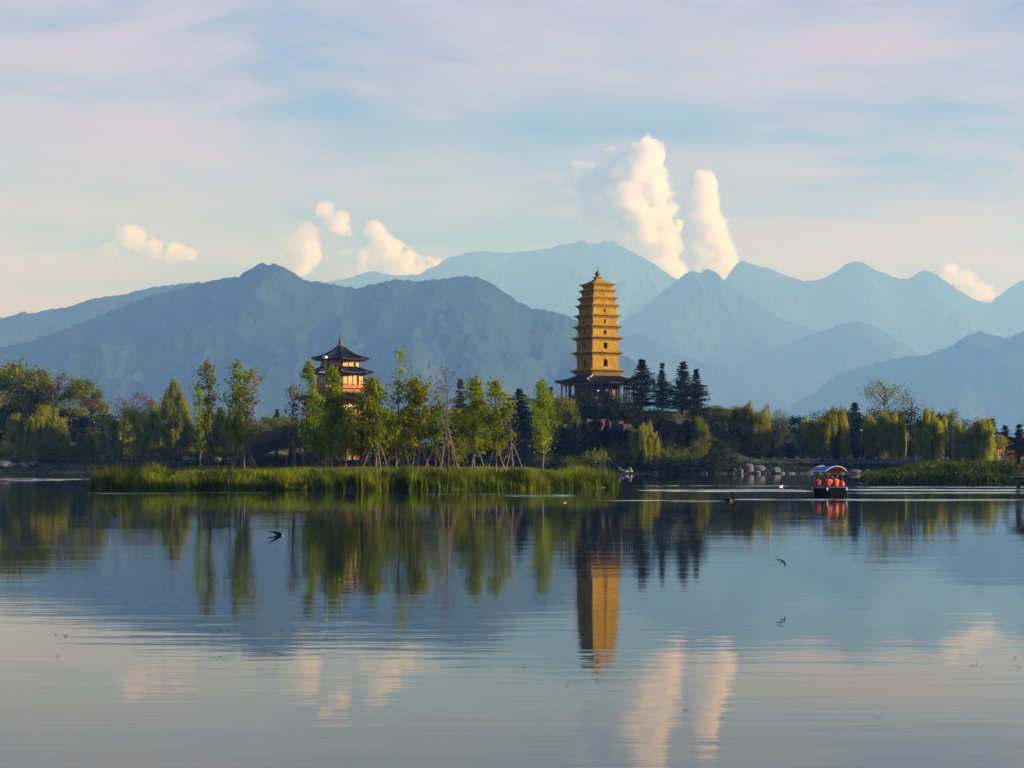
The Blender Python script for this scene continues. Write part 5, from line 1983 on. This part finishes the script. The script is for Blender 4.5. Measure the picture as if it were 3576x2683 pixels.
def seated_person():
    """one continuous seated body grown from a jointed skeleton (hips at the origin, facing +y)"""
    J = {"pelvis": ((0, 0, .09), .13), "waist": ((0, -.01, .25), .125), "chest": ((0, .0, .42), .145), "neck": ((0, .0, .56), .055), "chin": ((0, .025, .64), .062), "head": ((0, .02, .74), .112), "crown": ((0, .01, .83), .085)}
    E = [("pelvis", "waist"), ("waist", "chest"), ("chest", "neck"), ("neck", "chin"), ("chin", "head"), ("head", "crown")]
    for s_, n_ in ((-1, "a"), (1, "b")):
        J.update({"sh" + n_: ((s_ * .19, 0, .49), .062), "el" + n_: ((s_ * .25, .06, .24), .045), "wr" + n_: ((s_ * .16, .27, .17), .032), "pa" + n_: ((s_ * .13, .34, .16), .034),
                  "hp" + n_: ((s_ * .10, .05, .08), .095), "kn" + n_: ((s_ * .13, .42, .10), .068), "an" + n_: ((s_ * .13, .40, -.27), .042), "to" + n_: ((s_ * .14, .56, -.30), .035)})
        E += [("chest", "sh" + n_), ("sh" + n_, "el" + n_), ("el" + n_, "wr" + n_), ("wr" + n_, "pa" + n_), ("pelvis", "hp" + n_), ("hp" + n_, "kn" + n_), ("kn" + n_, "an" + n_), ("an" + n_, "to" + n_)]
        for q_ in range(5):
            fn = "f%d%s" % (q_, n_)
            off = (q_ - 2) * .017
            if q_ == 4:
                J[fn] = ((s_ * (.13 - .05), .36, .17), .011)
            else:
                J[fn] = ((s_ * .13 + off, .425 - .008 * abs(q_ - 1), .135), .010)
            E.append(("pa" + n_, fn))
    names = list(J)
    me = bpy.data.meshes.new("body")
    me.from_pydata([J[k][0] for k in names], [(names.index(a), names.index(b)) for a, b in E], [])
    o = bpy.data.objects.new("tmp_body", me)
    C.objects.link(o)
    sk = o.modifiers.new("s", "SKIN")
    for i_, k in enumerate(names):
        sv = me.skin_vertices[0].data[i_]
        sv.radius = (J[k][1], J[k][1])
        sv.use_root = k == "pelvis"
    su = o.modifiers.new("u", "SUBSURF")
    su.levels = 1
    su.render_levels = 1
    dg = bpy.context.evaluated_depsgraph_get()
    out = bpy.data.meshes.new_from_object(o.evaluated_get(dg))
    bpy.data.objects.remove(o)
    out.materials.clear()
    out.materials.append(M_cloth)
    out.materials.append(M_skin)
    for p in out.polygons:
        p.use_smooth = True
        c = p.center
        if c.z > .55 or (c.y > .24 and .1 < c.z < .24 and abs(c.x) > .06 and abs(c.x) < .22 and c.z > .125):
            p.material_index = 1
    return out


body = seated_person()
vm = MB()
vm.lathe([(.10, .57), (.165, .55), (.215, .50), (.225, .40), (.205, .28), (.20, .12), (.19, .07)][::-1], 14)
vme = vm.mesh("life_vest", M_vest, True)
for v in vme.vertices:
    v.co.y *= .80
    v.co.x *= 1.22
bl = MB()
for z_ in (.18, .33):
    bl.lathe([(.213, z_), (.222, z_ + .01), (.222, z_ + .03), (.213, z_ + .04)], 14)
ble = bl.mesh("vest_strap", M_cloth, True)
for v in ble.vertices:
    v.co.y *= .82
    v.co.x *= 1.22
hm_ = MB()
hm_.lathe([(.118, -.09), (.136, -.02), (.132, .06), (.104, .12), (.05, .148), (.004, .152)], 12)
hme = hm_.mesh("hair", M_hair, True)
for v in hme.vertices:
    v.co.y = v.co.y * 1.08 - .022
# seat positions in the boat: across, along, turn, scale
Rb = Matrix.Rotation(math.radians(9), 4, "Z") @ Matrix.Diagonal((.86, 1, 1, 1))
seats = [(-.58, 1.0, .2, .95, "passenger in orange life vest sitting at the boat's bow side post"),
         (-.38, -.9, -.25, 1.08, "dark-haired passenger with a broad orange life vest back"),
         (.10, -.35, .7, 1.0, "passenger in orange life vest turned sideways mid-boat"),
         (.38, -.95, .35, 1.08, "tall passenger in orange life vest beside the sideways one"),
         (.72, .35, .1, .92, "passenger in orange life vest beside the sunny gunwale"),
         (.70, -1.55, -.2, .8, "smallest passenger in orange life vest at the boat's stern corner")]
for x_, y_, tz_, s_, lab in seats:
    q = Rb @ Vector((x_, y_, .69))
    e = empty("person", (bp.x + q.x, BD_ + q.y, q.z), math.radians(9) + tz_, s_)
    e.rotation_euler = (.10 * math.sin(7 * x_), .12 * math.cos(5 * y_), e.rotation_euler[2])
    tag(e, lab, "person", "passengers in the covered boat")
    link(bpy.data.objects.new("body", body), e)
    vo = link(bpy.data.objects.new("life_vest", vme), e)
    link(bpy.data.objects.new("vest_strap", ble), vo)
    ho = link(bpy.data.objects.new("hair", hme), e)
    ho.location = (0, .015, .745)

# ------------------------------------------------------------------ water birds
def swimming_bird(name, loc, rz, scale, plumage, breast, bill, label, neck=.42):
    e = empty(name, loc, rz, scale)
    tag(e, label, "water bird")
    me = bpy.data.meshes.new("body")
    pts = [((-.42, 0, .14), .03), ((-.28, 0, .12), .10), ((-.05, 0, .09), .155), ((.16, 0, .09), .14), ((.30, 0, .12), .09), ((.36, 0, .22), .055), ((.33, 0, .22 + neck * .45), .042), ((.31, 0, .22 + neck * .85), .04), ((.35, 0, .22 + neck), .055), ((.41, 0, .20 + neck), .05)]
    me.from_pydata([p[0] for p in pts], [(i_, i_ + 1) for i_ in range(len(pts) - 1)], [])
    o = bpy.data.objects.new("tmp_bird", me)
    C.objects.link(o)
    o.modifiers.new("s", "SKIN")
    for i_, p in enumerate(pts):
        me.skin_vertices[0].data[i_].radius = (p[1], p[1])
        me.skin_vertices[0].data[i_].use_root = i_ == 2
    su = o.modifiers.new("u", "SUBSURF")
    su.levels = su.render_levels = 2
    out = bpy.data.meshes.new_from_object(o.evaluated_get(bpy.context.evaluated_depsgraph_get()))
    bpy.data.objects.remove(o)
    out.materials.clear()
    out.materials.append(plumage)
    out.materials.append(breast)
    for p in out.polygons:
        p.use_smooth = True
        if .02 < p.center.x < .32 and p.center.z < .22:
            p.material_index = 1
    link(bpy.data.objects.new("body", out), e)
    b_ = MB()
    b_.lathe([(.040, 0), (.034, .06), (.018, .13), (.004, .16)], 8)
    bo_ = b_.build("bill", bill, e, True)
    bo_.location = (.43, 0, .195 + neck)
    bo_.rotation_euler = (0, math.radians(105), 0)
    for s_ in (-1, 1):
        w_ = MB()
        w_.lathe([(.01, -.30), (.055, -.18), (.075, 0), (.06, .14), (.01, .22)], 8)
        wo2 = w_.build("wing", plumage, e, True)
        wo2.location = (-.08, s_ * .115, .14)
        wo2.rotation_euler = (0, math.radians(84), 0)
        wo2.scale = (1, .45, 1)
    return e


M_swan = pmat("dark_plumage", (.010, .009, .009), .9, .3, 8, spec=.05)
M_tan = pmat("tan_breast", (.50, .30, .12), .8, .2, 8)
M_bill = pmat("orange_bill", (.75, .25, .05), .5)
M_wplum = pmat("white_plumage", (.80, .79, .76), .8, .05, 8)
p = P(2546, 1612, 112)
swimming_bird("swan", (p.x, 112, -.06), math.radians(-18), .85, M_swan, M_tan, M_bill, "long-necked dark bird with orange bill swimming before the boat wake", .56)
for sx, d, rz, lab in ((2172, 356.0, 2.6, "white goose at the staked willow's foot, facing the island"), (2190, 355.5, .4, "white goose standing tall between two others"), (2207, 356.0, -2.0, "white goose bending near the boulders")):
    x = (sx - CX) * d / FPX
    swimming_bird("goose", (x, d, max(ground_h(x, d), -.05) + .02), rz, 1.5, M_wplum, M_wplum, M_bill, lab, .40)
for sx, sy, lab in ((2727, 1700, "small white gull resting on the dark water"), (1972, 1757, "tiny white gull floating off the reed point"), (3193, 1672, "tiny white gull floating below the promontory plants")):
    d = EYE * FPX / (sy - HZ)
    swimming_bird("gull", ((sx - CX) * d / FPX, d, -.03), .5, .6 if sx == 2727 else .22, M_wplum, M_wplum, M_bill, lab, .12)


def swallow(loc, span, heading, roll, pitch, label, fold=.9):
    e = empty("swallow", loc)
    e.rotation_euler = (roll, pitch, heading)
    tag(e, label, "swallow")
    b_ = MB()
    b_.lathe([(.004, -.30), (.03, -.24), (.065, -.10), (.072, .04), (.055, .13), (.05, .17), (.046, .21), (.03, .25), (.004, .29)], 10)
    bo_ = b_.build("body", M_swan, e, True)
    bo_.rotation_euler = (0, math.radians(90), 0)
    bo_.scale = (span,) * 3
    for s_ in (-1, 1):
        w_ = MB()
        L_ = [(.12, .05 * s_, .02), (.15, .22 * s_, .05), (.05, .42 * s_, .06), (-.22, .66 * s_, .05), (-.48, .80 * s_, .03)]
        T_ = [(-.10, .05 * s_, .02), (-.08, .20 * s_, .04), (-.16, .36 * s_, .05), (-.32, .58 * s_, .045), (-.49, .79 * s_, .03)]
        for i_ in range(4):
            w_.quad(L_[i_], L_[i_ + 1], T_[i_ + 1], T_[i_])
            dn_ = lambda q: (q[0], q[1], q[2] - .018)
            w_.quad(dn_(T_[i_]), dn_(T_[i_ + 1]), dn_(L_[i_ + 1]), dn_(L_[i_]))
            w_.quad(L_[i_], dn_(L_[i_]), dn_(L_[i_ + 1]), L_[i_ + 1])
            w_.quad(T_[i_ + 1], dn_(T_[i_ + 1]), dn_(T_[i_]), T_[i_])
        wo2 = w_.build("wing", M_swan, e)
        wo2.scale = (span,) * 3
        t_ = MB()
        t_.quad((-.20, .01 * s_, .012), (-.24, .045 * s_, .012), (-.62, .13 * s_, 0.004), (-.36, .02 * s_, .008))
        t_.quad((-.36, .02 * s_, -.008), (-.62, .13 * s_, 0.0), (-.24, .045 * s_, -.012), (-.20, .01 * s_, -.012))
        to_ = t_.build("tail_feather", M_swan, e)
        to_.scale = (span,) * 3
    f_ = MB()
    f_.lathe([(.047, .0), (.052, .03), (.047, .06), (.030, .085), (.01, .1)], 10)
    fo = f_.build("throat_patch", M_tan, e, True)
    fo.rotation_euler = (0, math.radians(90), 0)
    fo.location = Vector((.165, 0, -.010)) * span
    fo.scale = (span * 1.02,) * 3


swallow(P(972, 1874, 20), .25, math.radians(14), math.radians(-24), math.radians(-8), "swallow with swept wings skimming low over the mountain reflection")
swallow(P(2733, 1962, 34), .17, math.radians(32), math.radians(38), math.radians(-30), "banking swallow silhouetted over the open pale water")

# floating weed scraps
wr = np.random.default_rng(15)
pk = []
for sx, sy, n_, sp_ in ((220, 2222, 14, 18), (775, 2205, 16, 22), (770, 2300, 12, 16), (1020, 2200, 14, 14), (3400, 2325, 8, 14), (3550, 2330, 8, 10), (2390, 2482, 6, 8), (3065, 2508, 5, 8), (210, 2290, 6, 8), (1140, 2232, 5, 6), (1830, 2330, 5, 6), (60, 2120, 5, 10), (3540, 2300, 5, 6), (1990, 2398, 4, 6), (500, 2190, 5, 8)):
    for q in range(n_):
        a_, b2 = sx + wr.normal() * sp_, sy + wr.normal() * 4
        d = EYE * FPX / (b2 - HZ)
        pk.append(((a_ - CX) * d / FPX, d, .006))
v_, f_ = leaves(np.array(pk), .06, .022, wr, np.tile(np.array([[1.0, .2, 0]]), (len(pk), 1)), .5)
v_[:, 2] = .006 + np.abs(v_[:, 2] - .006) * .25
wd = link(bpy.data.objects.new("floating_weed", np_mesh("floating_weed", v_, f_, False, [M_swan])))
tag(wd, "scraps of dark weed drifting on the open water", "weed", kind="stuff")
